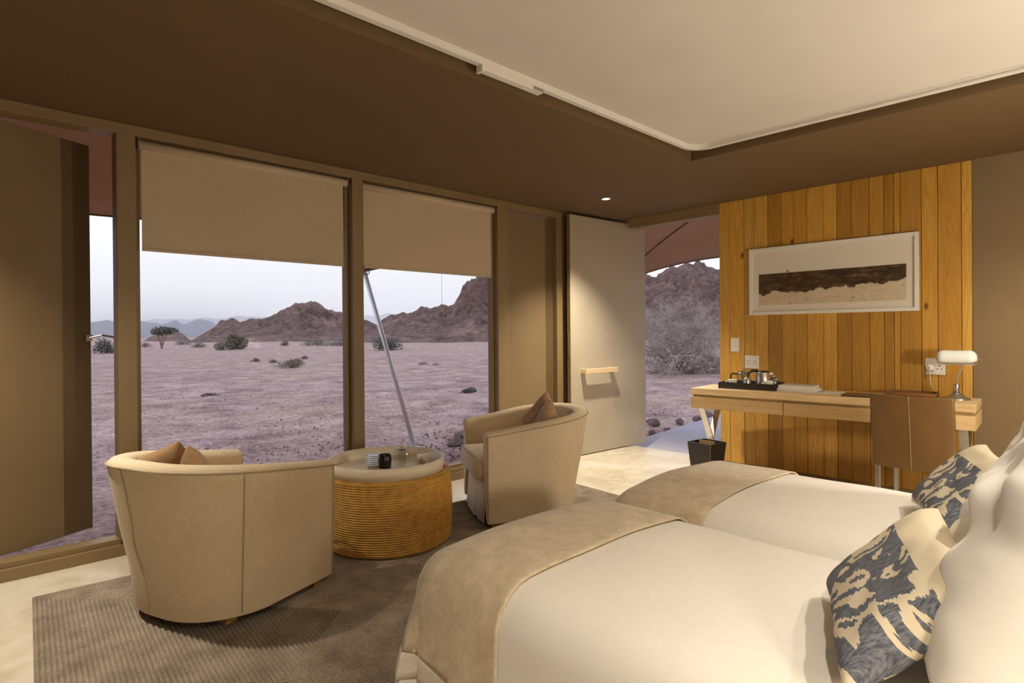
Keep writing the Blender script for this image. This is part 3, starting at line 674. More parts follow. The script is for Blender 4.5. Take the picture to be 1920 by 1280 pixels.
# pillows and ikat cushions
def lean(x, y, z, yaw, tilt):
    return Matrix.Translation((x, y, z)) @ Matrix.Rotation(yaw, 4, 'Z') @ Matrix.Rotation(tilt, 4, 'X')
def ikat(dx, dy, lab, seed):
    far = Vector((1.53 + dx, .475 + dy, .625)); xd = Vector((.93, .36, 0)).normalized(); up = Vector((.077, -.20, .215)).normalized(); up = (up - xd * up.dot(xd)).normalized()
    ctr = far - xd * .225 + up * .140 + Vector((0, .015, -.014))
    M = frame(ctr, -xd, up)
    cushion('ikat_cushion', lab, 'cushion', .47, .33, .11, MT['ikat'], M, 'blue and cream ikat cushions', .24, seed, .012, 16)
ikat(0, 0, 'blue and cream ikat cushion on the bed beside the rug', 3)
ikat(1.0, .045, 'blue and cream ikat cushion on the bed beside the desk', 5)
P_ = [(1.50, .10, .815, .05, .48, 'plump white pillow behind the ikat cushion on the bed beside the rug', 2), (2.50, .125, .815, .05, .48, 'plump white pillow behind the ikat cushion on the bed beside the desk', 6),
      (1.55, -.24, .82, -.02, .38, 'white pillow propped against the wall on the bed beside the rug', 9), (2.54, -.21, .84, 0.03, .38, 'white pillow propped against the wall on the bed beside the desk', 12)]
for x, y, z, yaw, tl, lab, sd in P_:
    cushion('pillow', lab, 'pillow', .77, .50, .25, MT['sheet'], lean(x, y, z, yaw, tl), 'white bed pillows', .10, sd, .042, 26)
# ------------------------------------------------------------------ desk
DA = math.radians(-4.0)
DT = .747
t = thing('desk', 'long pale oak desk with slim drawers and crossed metal legs', 'desk', (4.505, 2.535, 0), -PI / 2 - DA)
# local: x along the desk to the right, y towards the wall
L = 1.885; DP = .47
o = obj('desktop', bx(0, L, 0, DP, DT - .052, DT, bev=.003), MT['desk'], t)
MT['desk2'] = wood('oak_desk_front', (0.46, 0.28, 0.10), (0.60, 0.41, 0.19), (0.70, 0.51, 0.27), 'X', 0.45)
o.data.materials[0] = MT['desk2']
obj('carcass', bx(.012, L - .004, .022, DP - .01, DT - .165, DT - .0521), MT['desk2'], t)
obj('side_panel', bx(L - .0039, L, .0, DP, DT - .165, DT - .072, bev=.002), MT['desk2'], t)
obj('side_panel', bx(0, .0119, .0, DP, DT - .165, DT - .072, bev=.002), MT['desk2'], t)
for x0, x1 in ((.012, .735), (.741, 1.31), (1.316, L - .004)): obj('drawer', bx(x0, x1, .001, .0215, DT - .165, DT - .072, bev=.002), MT['desk2'], t)
zt = DT - .1655
for x in (.07, L - .07):
    b = B()
    for ya, yb in ((.05, DP - .05), (DP - .05, .05)): bar(b, (x + (.003 if ya < .1 else -.003), ya, zt), (x + (.003 if ya < .1 else -.003), yb, .0), .05, .012, up=(0, 1, .9 if ya < .1 else -.9))
    obj('cross_leg', b, MT['steel'], t)
DM = Matrix.Translation((4.505, 2.535, 0)) @ Matrix.Rotation(-PI / 2 - DA, 4, 'Z')
DROT = -PI / 2 - DA
def dl(x, y, z=0): return tuple(DM @ Vector((x, y, DT + .0005 + z)))
# desk chair
t = thing('desk_chair', 'tan leather chair with a centre seam pushed up to the desk', 'chair', (4.42, .885, 0), math.radians(-3))
# local +x towards the desk
b = B(); n = 12; rows_ = 8; g = []
W_ = .43
for s in (0, 1):
    for j in range(rows_ + 1):
        row = []
        for i in range(n + 1):
            y = -W_ / 2 + W_ * i / n; z = .375 + .45 * j / rows_; x = -.225 - .055 * (j / rows_) ** 1.3 - .020 * (1 - (2 * y / W_) ** 2) * .8 + s * (.045 - .01 * j / rows_)
            if j == rows_: z += .006 * math.cos(PI * y / W_ * 1.0) * -1
            row.append(b.verts.new((x, y, z)))
        g.append(row)
R1 = rows_ + 1
for j in range(rows_):
    for i in range(n):
        b.faces.new((g[j][i], g[j][i + 1], g[j + 1][i + 1], g[j + 1][i])); b.faces.new((g[R1 + j][i + 1], g[R1 + j][i], g[R1 + j + 1][i], g[R1 + j + 1][i + 1]))
    b.faces.new((g[j][0], g[j + 1][0], g[R1 + j + 1][0], g[R1 + j][0])); b.faces.new((g[j][n], g[R1 + j][n], g[R1 + j + 1][n], g[j + 1][n]))
for i in range(n):
    b.faces.new((g[0][i], g[R1][i], g[R1][i + 1], g[0][i + 1])); b.faces.new((g[rows_][i], g[rows_][i + 1], g[R1 + rows_][i + 1], g[R1 + rows_][i]))
o = obj('backrest', b, MT['leather'], t, True); mod_bevel(o, .006, 2)
obj('centre_stitch', tube(B(), [(-.225 - .055 * (k / 8) ** 1.3 - .0165, .002, .378 + .445 * k / 8) for k in range(9)], .0022, 6), MT['stitch'], o, True)
o = obj('seat', bx(-.215, .20, -.215, .215, .40, .46, bev=.018, seg=3), MT['leather'], t, True)
for y in (-1, 1):
    obj('leg', bx(-.218, -.193, y * .19 - .0125, y * .19 + .0125, 0, .41, bev=.002), MT['steel'], t)
    obj('leg', bx(.160, .185, y * .198 - .0125, y * .198 + .0125, 0, .41, bev=.002), MT['steel'], t)
    obj('armrest', tube(B(), [(-.17, y * .226, .43), (.0, y * .232, .44), (.16, y * .226, .43)], .012, 8), MT['leather'], t, True)
# tea tray and tea things
t = thing('tea_tray', 'black leather tea tray with cut-out handles on the desk', 'tray', dl(.165 + .03, .10), DROT + .04)
TW, TD, TH_ = .44, .29, .052
b = B(); box(b, 0, TW, 0, TD, 0, .008, bev=.001, seg=1); obj('tray_base', b, MT['black_leather'], t)
obj('side', bx(0, TW, 0, .010, .0081, TH_, bev=.002), MT['black_leather'], t); obj('side', bx(0, TW, TD - .010, TD, .0081, TH_, bev=.002), MT['black_leather'], t)
for x in (0, TW - .010):
    b = B(); box(b, x, x + .01, .0101, TD * .36, .0081, TH_); box(b, x, x + .01, TD * .64, TD - .0101, .0081, TH_); box(b, x, x + .01, TD * .36, TD * .64, .0081, .018); box(b, x, x + .01, TD * .36, TD * .64, .040, TH_)
    obj('handle_side', b, MT['black_leather'], t)
TM = t.matrix_basis.copy()
TM = Matrix.Translation(t.location) @ Matrix.Rotation(DROT + .04, 4, 'Z')
def tl(x, y): return tuple(TM @ Vector((x, y, .0085)))
def cup(x, y, rz, lab):
    t = thing('teacup', lab, 'cup', tl(x, y), rz, 'white cups on the tea tray')
    obj('body', lathe(B(), [(.022, 0), (.026, .004), (.036, .062), (.0365, .066), (.0345, .066), (.025, .008), (.003, .006)], 26), MT['ceramic'], t, True)
    obj('handle', tube(B(), [(.033, 0, .052), (.052, 0, .05), (.054, 0, .03), (.032, 0, .018)], .0045, 8), MT['ceramic'], t, True)
cup(.10, .055, 2.2, 'small white cup beside the coffee press on the tea tray'); cup(.385, .05, 2.4, 'small white cup in front of the steel kettle')
def upc(x, y): pass
t = thing('coffee_press', 'glass coffee press with chrome lid and frame on the tea tray', 'coffee press', tl(.15, .15), .3)
obj('beaker', lathe(B(), [(.040, .006), (.041, .11), (.039, .11), (.038, .008)], 28, cap=False), MT['tumbler'], t, True)
obj('lid', lathe(B(), [(.043, .109), (.043, .118), (.036, .128), (.012, .133), (.004, .133)], 28), MT['chrome'], t, True)
obj('plunger', lathe(B(), [(.003, .132), (.003, .150), (.010, .153), (.012, .161), (.006, .168), (.002, .170)], 16), MT['chrome'], t, True)
b = B()
for a in range(4): bar(b, (.043 * math.cos(a * PI / 2), .043 * math.sin(a * PI / 2), 0), (.043 * math.cos(a * PI / 2), .043 * math.sin(a * PI / 2), .108), .008, .002, up=(math.cos(a * PI / 2), math.sin(a * PI / 2), 0))
tube(b, [(.0435 * math.cos(2 * PI * i / 24), .0435 * math.sin(2 * PI * i / 24), .02) for i in range(24)], .003, 6, True); tube(b, [(.0435 * math.cos(2 * PI * i / 24), .0435 * math.sin(2 * PI * i / 24), .102) for i in range(24)], .003, 6, True)
obj('metal_frame', b, MT['chrome'], t, True)
obj('handle', tube(B(), [(.045, .0, .105), (.085, 0, .11), (.095, 0, .085), (.09, 0, .04), (.078, 0, .028)], .007, 8), MT['black_plastic'], t, True).rotation_euler = (0, 0, 1.6)
t = thing('sugar_canister', 'slim steel canister between the coffee press and the kettle', 'canister', tl(.215, .060), 0)
obj('body', lathe(B(), [(.026, 0), (.028, .003), (.028, .070), (.026, .073)], 26), MT['steel'], t, True); obj('lid', lathe(B(), [(.0285, .0735), (.0285, .080), (.008, .084), (.006, .092), (.002, .093)], 26), MT['steel'], t, True)
t = thing('kettle', 'small steel electric kettle with a black handle on the tea tray', 'kettle', tl(.315, .14), 0)
obj('body', lathe(B(), [(.062, .012), (.064, .02), (.054, .125), (.051, .130)], 32), MT['steel'], t, True)
obj('power_base', lathe(B(), [(.066, 0), (.066, .010), (.060, .0118)], 32), MT['black_plastic'], t, True)
obj('lid', lathe(B(), [(.050, .1305), (.049, .136), (.02, .141), (.004, .141)], 32), MT['black_plastic'], t, True)
o = obj('handle', tube(B(), [(.040, 0, .139), (.075, 0, .140), (.105, 0, .125), (.116, 0, .09), (.108, 0, .05), (.088, 0, .032), (.066, 0, .035)], .011, 10), MT['black_plastic'], t, True); o.rotation_euler = (0, 0, 2.1)
o = obj('spout', bx(.044, .075, -.014, .014, .108, .126, bev=.004), MT['steel'], t); o.rotation_euler = (0, 0, -1.0)
t = thing('sugar_bowl', 'round steel lidded sugar bowl at the end of the tea tray', 'bowl', tl(.378, .225), 0)
obj('body', lathe(B(), [(.022, 0), (.030, .004), (.038, .03), (.037, .062), (.039, .066)], 28), MT['steel'], t, True); obj('lid', lathe(B(), [(.040, .0665), (.039, .071), (.022, .083), (.006, .088), (.007, .096), (.003, .101)], 28), MT['steel'], t, True)
o = thing('milk_jug', 'small ribbed glass jar beside the sugar bowl', 'jar', tl(.405, .135)); obj('body', lathe(B(), [(.018 + .001 * (i % 2), .004 + i * .006) for i in range(10)], 20), MT['steel'], o, True); obj('foot', lathe(B(), [(.017, 0), (.019, .0035)], 20), MT['steel'], o, True)
# magazines, papers, folders, desk lamp
def mag(name, x, y, z, w, d, h, rz, lab, mat='cover', cat='magazine', group=None):
    t = thing(name, lab, cat, dl(x, y, z), DROT + rz, group)
    obj('pages', bx(-w / 2 + .002, w / 2 - .002, -d / 2 + .002, d / 2 - .002, .0011, h - .0011), MT['paper'], t)
    obj('cover', bx(-w / 2, w / 2, -d / 2, d / 2, h - .001, h), MT[mat], t); obj('cover', bx(-w / 2, w / 2, -d / 2, d / 2, 0, .001), MT[mat], t)
mag('magazine', .80, .27, 0, .32, .24, .006, .05, 'thin magazine at the bottom of the stack', 'cover'); mag('magazine', .775, .265, .0065, .27, .21, .016, -.03, 'thick magazine second from the bottom of the stack', 'paper')
mag('magazine', .77, .27, .023, .25, .20, .022, .02, 'thickest pale book under the loose leaflet', 'paper'); mag('magazine', .785, .29, .0455, .23, .16, .004, .12, 'thin leaflet on top of the magazine stack', 'cover', 'leaflet')
o = obj('paper_sheet', bx(-.15, .15, -.11, .11, 0, .0015), MT['paper'], loc=dl(.99, .25), rot=(0, 0, DROT + .05)); tag(o, 'loose cream paper sheet beside the magazine stack', 'paper')
t = thing('desk_folder', 'dark brown leather folder lying open-edged on the desk', 'folder', dl(1.275, .16), DROT + .03)
obj('cover', bx(-.16, .16, -.11, .11, .008, .012, bev=.001), MT['leather'], t); obj('base', bx(-.155, .155, -.105, .105, 0, .0078, bev=.001), MT['darkbrown'], t)
t = thing('wooden_box', 'low brown wooden stationery tray behind the desk chair', 'box', dl(1.50, .36), DROT)
obj('base', bx(-.15, .15, -.09, .09, 0, .006), MT['darkbrown'], t)
for a in ((-.15, .15, -.09, -.084), (-.15, .15, .084, .09), (-.15, -.144, -.0839, .0839), (.144, .15, -.0839, .0839)): obj('side', bx(*a, .0061, .032, bev=.001), plain('brown_box_wood', (.20, .085, .025), .45, var=.2, scale=12), t)
t = thing('desk_lamp', 'banker lamp with a white glass shade and brushed steel base', 'lamp', dl(1.765, .27), DROT)
obj('base', lathe(B(), [(.078, 0), (.080, .005), (.076, .010), (.05, .022), (.030, .040), (.021, .048)], 40), MT['steel'], t, True)
obj('stem', lathe(B(), [(.0185, .0481), (.0185, .098), (.015, .104), (.008, .106)], 24), MT['steel'], t, True)
obj('arm', tube(B(), [(0, 0, .104), (.004, .005, .14), (.014, .006, .175), (.03, .0, .215), (.034, -.004, .235)], .0055, 8), MT['steel'], t, True)
# shade: half-open capsule
def capsule(Lh, r, th):
    prof = []; n = 10
    for i in range(n + 1): a = PI / 2 * i / n; prof.append((-Lh + r * .8 * (1 - math.cos(a)) , r * math.sin(a) ** .8 + .002))
    prof += [(-Lh * .3, r), (Lh * .3, r)]
    for i in range(n + 1): a = PI / 2 * (n - i) / n; prof.append((Lh - r * .8 * (1 - math.cos(a)), r * math.sin(a) ** .8 + .002))
    b = B(); m = 26; rings = []
    a0, a1 = math.radians(-52), math.radians(205)
    for x, rr in prof: rings.append([b.verts.new((x, rr * math.cos(a0 + (a1 - a0) * k / m), rr * math.sin(a0 + (a1 - a0) * k / m))) for k in range(m + 1)])
    for p, q in zip(rings, rings[1:]):
        for k in range(m): b.faces.new((p[k], p[k + 1], q[k + 1], q[k]))
    return b
MT['opal'] = plain('opal_glass', (0.82, 0.80, 0.76), .12, var=.01, sss=.15)
o = obj('shade', capsule(.112, .056, .003), MT['opal'], t, True, loc=(.0, .0, .275)); mod_solid(o, .003)
obj('shade_bracket', tube(B(), [(-.125, 0, .275), (-.108, .0, .275)], .004, 8), MT['steel'], t); obj('shade_bracket', tube(B(), [(.108, 0, .275), (.128, -.002, .272), (.140, -.004, .276)], .004, 8), MT['steel'], t)
obj('cross_rod', tube(B(), [(-.11, .0, .245), (.0, .0, .238), (.11, 0, .245)], .0035, 8), MT['steel'], t)
# waste bin
t = thing('waste_bin', 'tapered black leather waste bin at the foot of the desk', 'bin', (4.455, 2.365, 0), -.12)
b = B(); n = 4; lo, hi, th = .080, .108, .008
for (l0, h0, flip) in ((lo, hi, 1), (lo - th, hi - th, -1)):
    vs = [b.verts.new((sx_ * l0, sy_ * l0, .004 if flip > 0 else .012)) for sx_, sy_ in ((-1, -1), (1, -1), (1, 1), (-1, 1))] + [b.verts.new((sx_ * h0, sy_ * h0, .325)) for sx_, sy_ in ((-1, -1), (1, -1), (1, 1), (-1, 1))]
    for k in range(4): b.faces.new((vs[k], vs[(k + 1) % 4], vs[4 + (k + 1) % 4], vs[4 + k])[::flip])
    b.faces.new(vs[:4]); (globals().__setitem__('outv', vs) if flip > 0 else globals().__setitem__('inv', vs))
for k in range(4): b.faces.new((outv[4 + k], outv[4 + (k + 1) % 4], inv[4 + (k + 1) % 4], inv[4 + k]))
obj('bin_body', b, MT['black_leather'], t); obj('bin_foot', bx(-.08, .08, -.08, .08, 0, .0039), MT['black_leather'], t)
b = B()
for sx_, sy_ in ((-1, -1), (1, -1), (1, 1), (-1, 1)): tube(b, [(sx_ * lo * 1.003, sy_ * lo * 1.003, .006), (sx_ * hi * 1.003, sy_ * hi * 1.003, .324)], .0014, 5)
obj('stitching', b, MT['stitch'], t)
b = B(); box(b, -.070, .070, -.003, .003, .016, .334); o = obj('bin_liner_card', b, MT['kraft'], loc=(4.455, 2.365, 0), rot=(0, 0, -.12 + PI / 2)); tag(o, 'brown card folded into the waste bin', 'card')
# ------------------------------------------------------------------ picture, switch, sockets
t = thing('framed_picture', 'long white framed sepia photograph of a sandy riverbank on the planks', 'picture', (XB - .002, (2.316 + 1.053) / 2, 1.359), -PI / 2)
# local x to the right, y into the wall, z up
PW, PH = 1.263, .580; hw = PW / 2; k = .028
b = B()
for a in ((-hw, -hw + k, 0, PH), (hw - k, hw, 0, PH), (-hw + k, hw - k, 0, k), (-hw + k, hw - k, PH - k, PH)): box(b, a[0], a[1], -.032, 0, a[2], a[3], bev=.002, seg=1)
obj('picture_frame', b, MT['white_paint'], t)
obj('mat_board', bx(-hw + k, hw - k, -.012, -.004, k, PH - k), plain('mat_board', (.78, .72, .62), .8, var=.01), t)
def photo_mat():
    q = N('sepia_print'); s = q.n('SeparateXYZ'); q.l(q.tc.outputs['Object'], s.inputs[0]); x, z = s.outputs[0], s.outputs[2]
    n1 = q.noise(q.map((1, 1, 1)), 6.5, 4, .6); n2 = q.noise(q.map((1, 1, 1)), 28, 5, .7); n3 = q.noise(q.map((6, 1, 60)), 1, 4)
    # rock band: lower edge wavy, upper edge straight
    low = q.math('ADD', q.math('ADD', .118, q.math('MULTIPLY', x, .055)), q.math('MULTIPLY', q.math('SUBTRACT', n1, .5), .16))
    a = q.n('MapRange'); q.l(q.math('SUBTRACT', z, low), a.inputs[0]); a.inputs[1].default_value = -.004; a.inputs[2].default_value = .006
    sand = q.ramp(n2, [(.30, (.42, .31, .20)), (.42, (.64, .53, .38)), (.7, (.72, .61, .45))])
    rk = q.math('ADD', q.math('MULTIPLY', n3, .6), q.math('MULTIPLY', n2, .4))
    rock = q.ramp(rk, [(.35, (.022, .010, .004)), (.52, (.075, .040, .016)), (.68, (.26, .17, .09))])
    q.set(col=q.mix(a.outputs[0], sand, rock), rough=.5); return q.m
ph = obj('photo_print', bx(-.551, .551, -.0135, -.0121, .083, .353), MT['dark_slot'], t)
ph.data.materials[0] = photo_mat()
for v in ph.data.vertices: v.co.z -= .083
ph.location.z = .083
b = B(); z0 = .3535
for q in (((-.312, z0 + .0), (-.310, z0 + .012), .0014), ((-.300, z0), (-.302, z0 + .012), .0014), ((-.314, z0 + .013), (-.300, z0 + .014), .003), ((-.300, z0 + .014), (-.294, z0 + .022), .0025), ((-.314, z0 + .013), (-.319, z0 + .006), .0012)):
    bar(b, (q[0][0], -.0126, q[0][1]), (q[1][0], -.0126, q[1][1]), q[2] * 2, .001, up=(0, 1, 0))
obj('jackal_silhouette', b, MT['dark_slot'], t)
obj('picture_glass', bx(-hw + k, hw - k, -.020, -.0185, k, PH - k), MT['picglass'], t)
def plate(name, y0, y1, z0, z1, lab, kind):
    t = thing(name, lab, 'switch' if kind == 's' else 'socket', (XB - .001, (y0 + y1) / 2, z0), -PI / 2); w = (y0 - y1); h = z1 - z0
    obj('cover_plate', bx(-w / 2, w / 2, -.009, -.0, 0, h, bev=.003), MT['white_plastic'], t)
    if kind == 's':
        obj('rocker', bx(-.010, .016, -.012, -.009, h / 2 - .006, h / 2 + .006, bev=.001), MT['white_plastic'], t)
    else:
        for x in (-.25 * w, .22 * w):
            if kind == 'p' and x < 0: continue
            for dx, dz, r in ((0, .56, .0052), (-.013, .36, .0042), (.013, .36, .0042)):
                obj('socket_hole', tube(B(), [(x + dx, -.0092, h * dz), (x + dx, -.0096, h * dz)], r, 12), MT['dark_slot'], t)
        for x in (-.25 * w, .22 * w): obj('rocker', bx(x - .009, x + .009, -.012, -.009, h * .74, h * .83, bev=.001), MT['white_plastic'], t)
        if kind == 'p':
            pg = obj('plug', lathe(B(), [(.024, 0), (.024, .016), (.018, .030), (.004, .031)], 24, Matrix.Translation((-.24 * w, -.009, h * .40)) @ Matrix.Rotation(PI / 2, 4, 'X')), MT['white_plastic'], t, True)
            obj('prong_slot', bx(-.24 * w - .002, -.24 * w + .002, -.041, -.0402, h * .36, h * .5), MT['dark_slot'], pg)
            obj('flex', tube(B(), [(-.24 * w, -.034, h * .32), (-.2 * w, -.05, h * .1), (-.15 * w, -.045, -.08), (.0, -.03, -.13)], .003, 6), MT['white_plastic'], t, True)
plate('light_switch', 2.498, 2.419, 1.034, 1.159, 'white light switch on the planks near the doorway', 's')
plate('wall_socket', 2.370, 2.241, .887, 1.002, 'white double socket above the tea tray', 'd')
plate('wall_socket', 1.021, .901, .893, 1.012, 'white double socket with a plug behind the desk lamp', 'p')
# ------------------------------------------------------------------ outdoors: ground
GZ = -.26
def gz(x, y):
    d = max(0, math.hypot(x - 3, y - 2) - 5); z = GZ - .0085 * min(d, 150) - .002 * max(0, d - 150)
    return z
def build_ground():
    v = []; fc = []; na = 300; rs = [0.0]; r = .6
    while r < 1500: rs.append(r); r *= 1.034 if r > 5 else 1.06
    cx, cy = 4.5, 3.9
    for r in rs:
        for i in range(na):
            a = 2 * PI * i / na; x = cx + r * math.cos(a); y = cy + r * math.sin(a); z = gz(x, y)
            if r < 60: z += .035 * fbm((x * .9, y * .9, 0), 3) + .022 * fbm((x * 3.7, y * 3.7, 4), 2) * (1 if r < 20 else .4)
            else: z += .25 * fbm((x * .05, y * .05, 0), 3)
            if -1.6 < x < 5.5 and -1 < y < 4.1: z = min(z, GZ)
            v.append((x, y, z))
    for k in range(len(rs) - 1):
        for i in range(na): fc.append((k * na + i, k * na + (i + 1) % na, (k + 1) * na + (i + 1) % na, (k + 1) * na + i))
    o = pyobj('ground', v, fc, MT['ground'], smooth=True); tag(o, 'pinkish stony desert plain outside the windows', 'ground', kind='structure')
build_ground()
b = B(); pts_ = [(5.33, 2.0), (5.33, 3.78), (5.9, 4.02), (8.2, 4.28), (14, 5.2), (14, 2.6), (8.2, 2.2)]
vt = [b.verts.new((x, y, -.055)) for x, y in pts_]; vb = [b.verts.new((x, y, -.50)) for x, y in pts_]
b.faces.new(vt); b.faces.new(vb[::-1])
for i in range(len(pts_)): b.faces.new((vt[i], vb[i], vb[(i + 1) % len(pts_)], vt[(i + 1) % len(pts_)]))
o = obj('path', b, MT['concrete_path']); tag(o, 'smooth grey concrete path outside the doorway', 'path', kind='structure')
# hills: ridge given by bearing and height at a real distance
def pix_dir(px): 
    l = (px - 960) / 1107.15; d = _fw * 1.0 + _rt * l; d = Vector((d.x, d.y)); return d
def hill(name, lab, prof, dist, depth, mat, rough=.12, seed=0, nu=120, nv=36, kind_cat='hill', cliff=None, group=None, back=None):
    """prof: (bearing in frame units, ridge height px above eye level); converted to metres at the hill's own distance"""
    v = []; fc = []; xs = [p[0] for p in prof]; mid = (xs[0] + xs[-1]) / 2; c0 = pix_dir(mid).normalized() * dist
    tang = Vector((-c0.y, c0.x)).normalized() * -1; nrm = c0.normalized()
    zb = gz(c0.x, c0.y) - 1.0
    for i in range(nu + 1):
        px = xs[0] + (xs[-1] - xs[0]) * i / nu
        for (x0, h0), (x1, h1) in zip(prof, prof[1:]):
            if x0 <= px <= x1: w = (px - x0) / (x1 - x0); w = w * w * (3 - 2 * w) * .5 + w * .5; hp = h0 + (h1 - h0) * w; break
        d = pix_dir(px); base = Vector((d.x, d.y)); k = dist / base.dot(nrm); base = base * k
        ridge = CAM.z + hp / 1107.15 * k - zb
        for j in range(nv + 1):
            s = -1 + 2 * j / nv     # -1 front foot, 0 ridge, +1 back foot
            a = abs(s); sh = (1 - a) ** 1.15 * (1 - .25 * math.sin(PI * a))
            p = base + nrm * (s * depth)
            ns = noise.hetero_terrain(Vector((p.x, p.y, seed)) * (3.2 / depth), .9, 2.2, 6, .6) * .5
            n2 = fbm((p.x * 14 / depth, p.y * 14 / depth, seed), 5) - .5 * abs(fbm((p.x * 9 / depth, p.y * 9 / depth, seed + 7), 5))
            z = zb + ridge * sh * (1 + rough * ((ns - .35) * min(1, a * 4 + .0) + .45 * n2 * min(1, a * 5))) + ridge * rough * .18 * fbm((px * .05, seed, 0), 4) * (1 - a)
            if cliff and cliff[0] < px < cliff[1] and a < .5 and s < 0:
                cw = min(1, (px - cliff[0]) / 25.0, (cliff[1] - px) / 25.0); zc = zb + ridge * (.52 if a > .30 else 1 - .1 * a) + ridge * .12 * fbm((p.x * 30 / depth, p.y * 30 / depth, 3), 4) * (a > .02); z = z + (zc - z) * cw
            v.append((p.x, p.y, z))
    n = nv + 1
    for i in range(nu):
        for j in range(nv): fc.append((i * n + j, (i + 1) * n + j, (i + 1) * n + j + 1, i * n + j + 1))
    o = pyobj(name, v, fc, mat, smooth=True)
    tag(o, lab, kind_cat, group); return o
hz = 640 - 12.4
def P2(l): return [(x, (hz - (x - 960) * .0079) - y) for x, y in l]
hill('hill', 'brown rocky hill with a rounded knob seen through the larger pane', P2([(330, 652), (365, 640), (400, 618), (418, 604), (437, 600), (450, 607), (468, 602), (500, 600), (530, 585), (556, 572), (580, 568), (598, 572), (615, 584), (640, 588), (665, 600), (690, 603), (705, 612), (725, 640), (750, 655)]), 330, 75, MT['hill'], .5, 1.0, 260, 80)
hill('hill', 'rocky hill rising to a cliff seen past the slanted pole', P2([(660, 655), (690, 640), (720, 600), (745, 592), (775, 586), (800, 580), (850, 576), (862, 560), (872, 545), (886, 536), (905, 530), (930, 522), (970, 515), (1020, 520), (1080, 540), (1130, 580)]), 240, 60, MT['hill'], .45, 5.0, 260, 80, cliff=(846, 1060))
hill('hill', 'pinkish rocky mountain behind the thorn tree', P2([(1060, 600), (1120, 560), (1180, 530), (1230, 520), (1262, 502), (1290, 496), (1318, 497), (1345, 508), (1390, 515), (1450, 530), (1520, 590)]), 300, 110, MT['hill'], .45, 9.0, 220, 80)
hill('hill', 'small dark hill behind the flat-topped tree', P2([(255, 652), (285, 634), (312, 620), (322, 619), (340, 628), (362, 645), (372, 655)]), 420, 50, MT['hill'], .2, 14.0, 60, 24)
hill('mountain_range', 'hazy blue mountain range in front of a paler one', P2([(60, 630), (120, 618), (178, 608), (200, 603), (215, 607), (262, 606), (300, 611), (330, 605), (345, 612), (372, 602), (395, 606), (420, 622), (470, 640)]), 2600, 500, MT['farhill'], .35, 21.0, 140, 26, 'mountains')
hill('mountain_range', 'palest blue mountain range behind all the others', P2([(40, 612), (150, 606), (260, 605), (310, 602), (345, 603), (380, 600), (420, 601), (448, 596), (470, 598), (492, 598), (560, 600), (640, 597), (700, 596), (718, 594), (728, 590), (742, 594), (800, 610)]), 5200, 800, MT['farhill'], .35, 33.0, 160, 24, 'mountains')
# haze between the plain and the far ranges
hb = B(); 
cdir = pix_dir(430).normalized()
ang_ = math.atan2(cdir.y, cdir.x)
box(hb, 0, 5600, -3600, 3600, 0, 170)
hz_o = obj('haze', hb, MT['dark_slot'], loc=(cdir.x * 520, cdir.y * 520, -12), rot=(0, 0, ang_)); tag(hz_o, 'thin bluish dusk haze veiling the far mountains', 'haze', kind='stuff')
hm = bpy.data.materials.new('dusk_haze'); hm.use_nodes = True; ht = hm.node_tree; ht.nodes.clear()
ho = ht.nodes.new('ShaderNodeOutputMaterial'); hv = ht.nodes.new('ShaderNodeVolumeScatter'); hv.inputs['Color'].default_value = (.82, .86, 1.0, 1); hv.inputs['Density'].default_value = .00042; hv.inputs['Anisotropy'].default_value = .0
ht.links.new(hv.outputs[0], ho.inputs['Volume']); hz_o.data.materials[0] = hm
# vegetation
def leafcloud(blobs, n, size, rnd, squash=1.0):
    v = []; fc = []
    for _ in range(n):
        c, r = rnd.choices(blobs, weights=[b_[1][0] * b_[1][2] for b_ in blobs])[0]
        while True:
            p = Vector((rnd.uniform(-1, 1), rnd.uniform(-1, 1), rnd.uniform(-1, 1)))
            if .25 < p.length < 1: break
        p = Vector((c[0] + p.x * r[0], c[1] + p.y * r[1], c[2] + p.z * r[2])); s = size * rnd.uniform(.5, 1.4)
        a = Vector((rnd.gauss(0, 1), rnd.gauss(0, 1), rnd.gauss(0, .7))).normalized() * s; b_ = a.orthogonal().normalized() * s * .45
        k = len(v); v += [p - a, p + b_, p + a, p - b_]; fc.append((k, k + 1, k + 2, k + 3))
    return v, fc
def bush(name, lab, px, py, hpx, wpx, dist, seed, mat='leaf', n=900, flat=False, group='shrubs on the desert plain', trunk=True):
    rnd = random.Random(seed); d = pix_dir(px); k = dist; x, y = d.x * k, d.y * k; g = gz(x, y) ; m = k / 1107.15; h = hpx * m * 1.15; w = wpx * m / 2 * 1.3
    t = thing(name, lab, 'tree' if flat else 'shrub', (x, y, g - .03), 0, group); bl = []
    if flat:
        for i in range(7): a = rnd.uniform(0, 2 * PI); q = rnd.uniform(0, .6); bl.append(((w * q * math.cos(a), w * q * math.sin(a), h * rnd.uniform(.72, .86)), (w * .5, w * .5, h * .13)))
    else:
        for i in range(9): a = rnd.uniform(0, 2 * PI); q = rnd.uniform(.1, .68); zz = rnd.uniform(.2, .6) * (1.15 - q); bl.append(((w * q * math.cos(a), w * q * math.sin(a), h * zz), (w * .40, w * .40, h * .34)))
    v, fc = leafcloud(bl, n, max(.04, h * .055), rnd); o = pyobj('foliage', v, fc, MT[mat], t); o['kind'] = 'stuff'
    b = B()
    for i in range(5):
        a = 2 * PI * i / 5 + rnd.uniform(-.3, .3); q = w * rnd.uniform(.2, .5)
        tube(b, [(0, 0, -.05), (q * .35 * math.cos(a), q * .35 * math.sin(a), h * .35), (q * math.cos(a), q * math.sin(a), h * .72)], .02, 5, rads=[h * .028, h * .02, h * .006])
    obj('stem', b, MT['bark'], t)
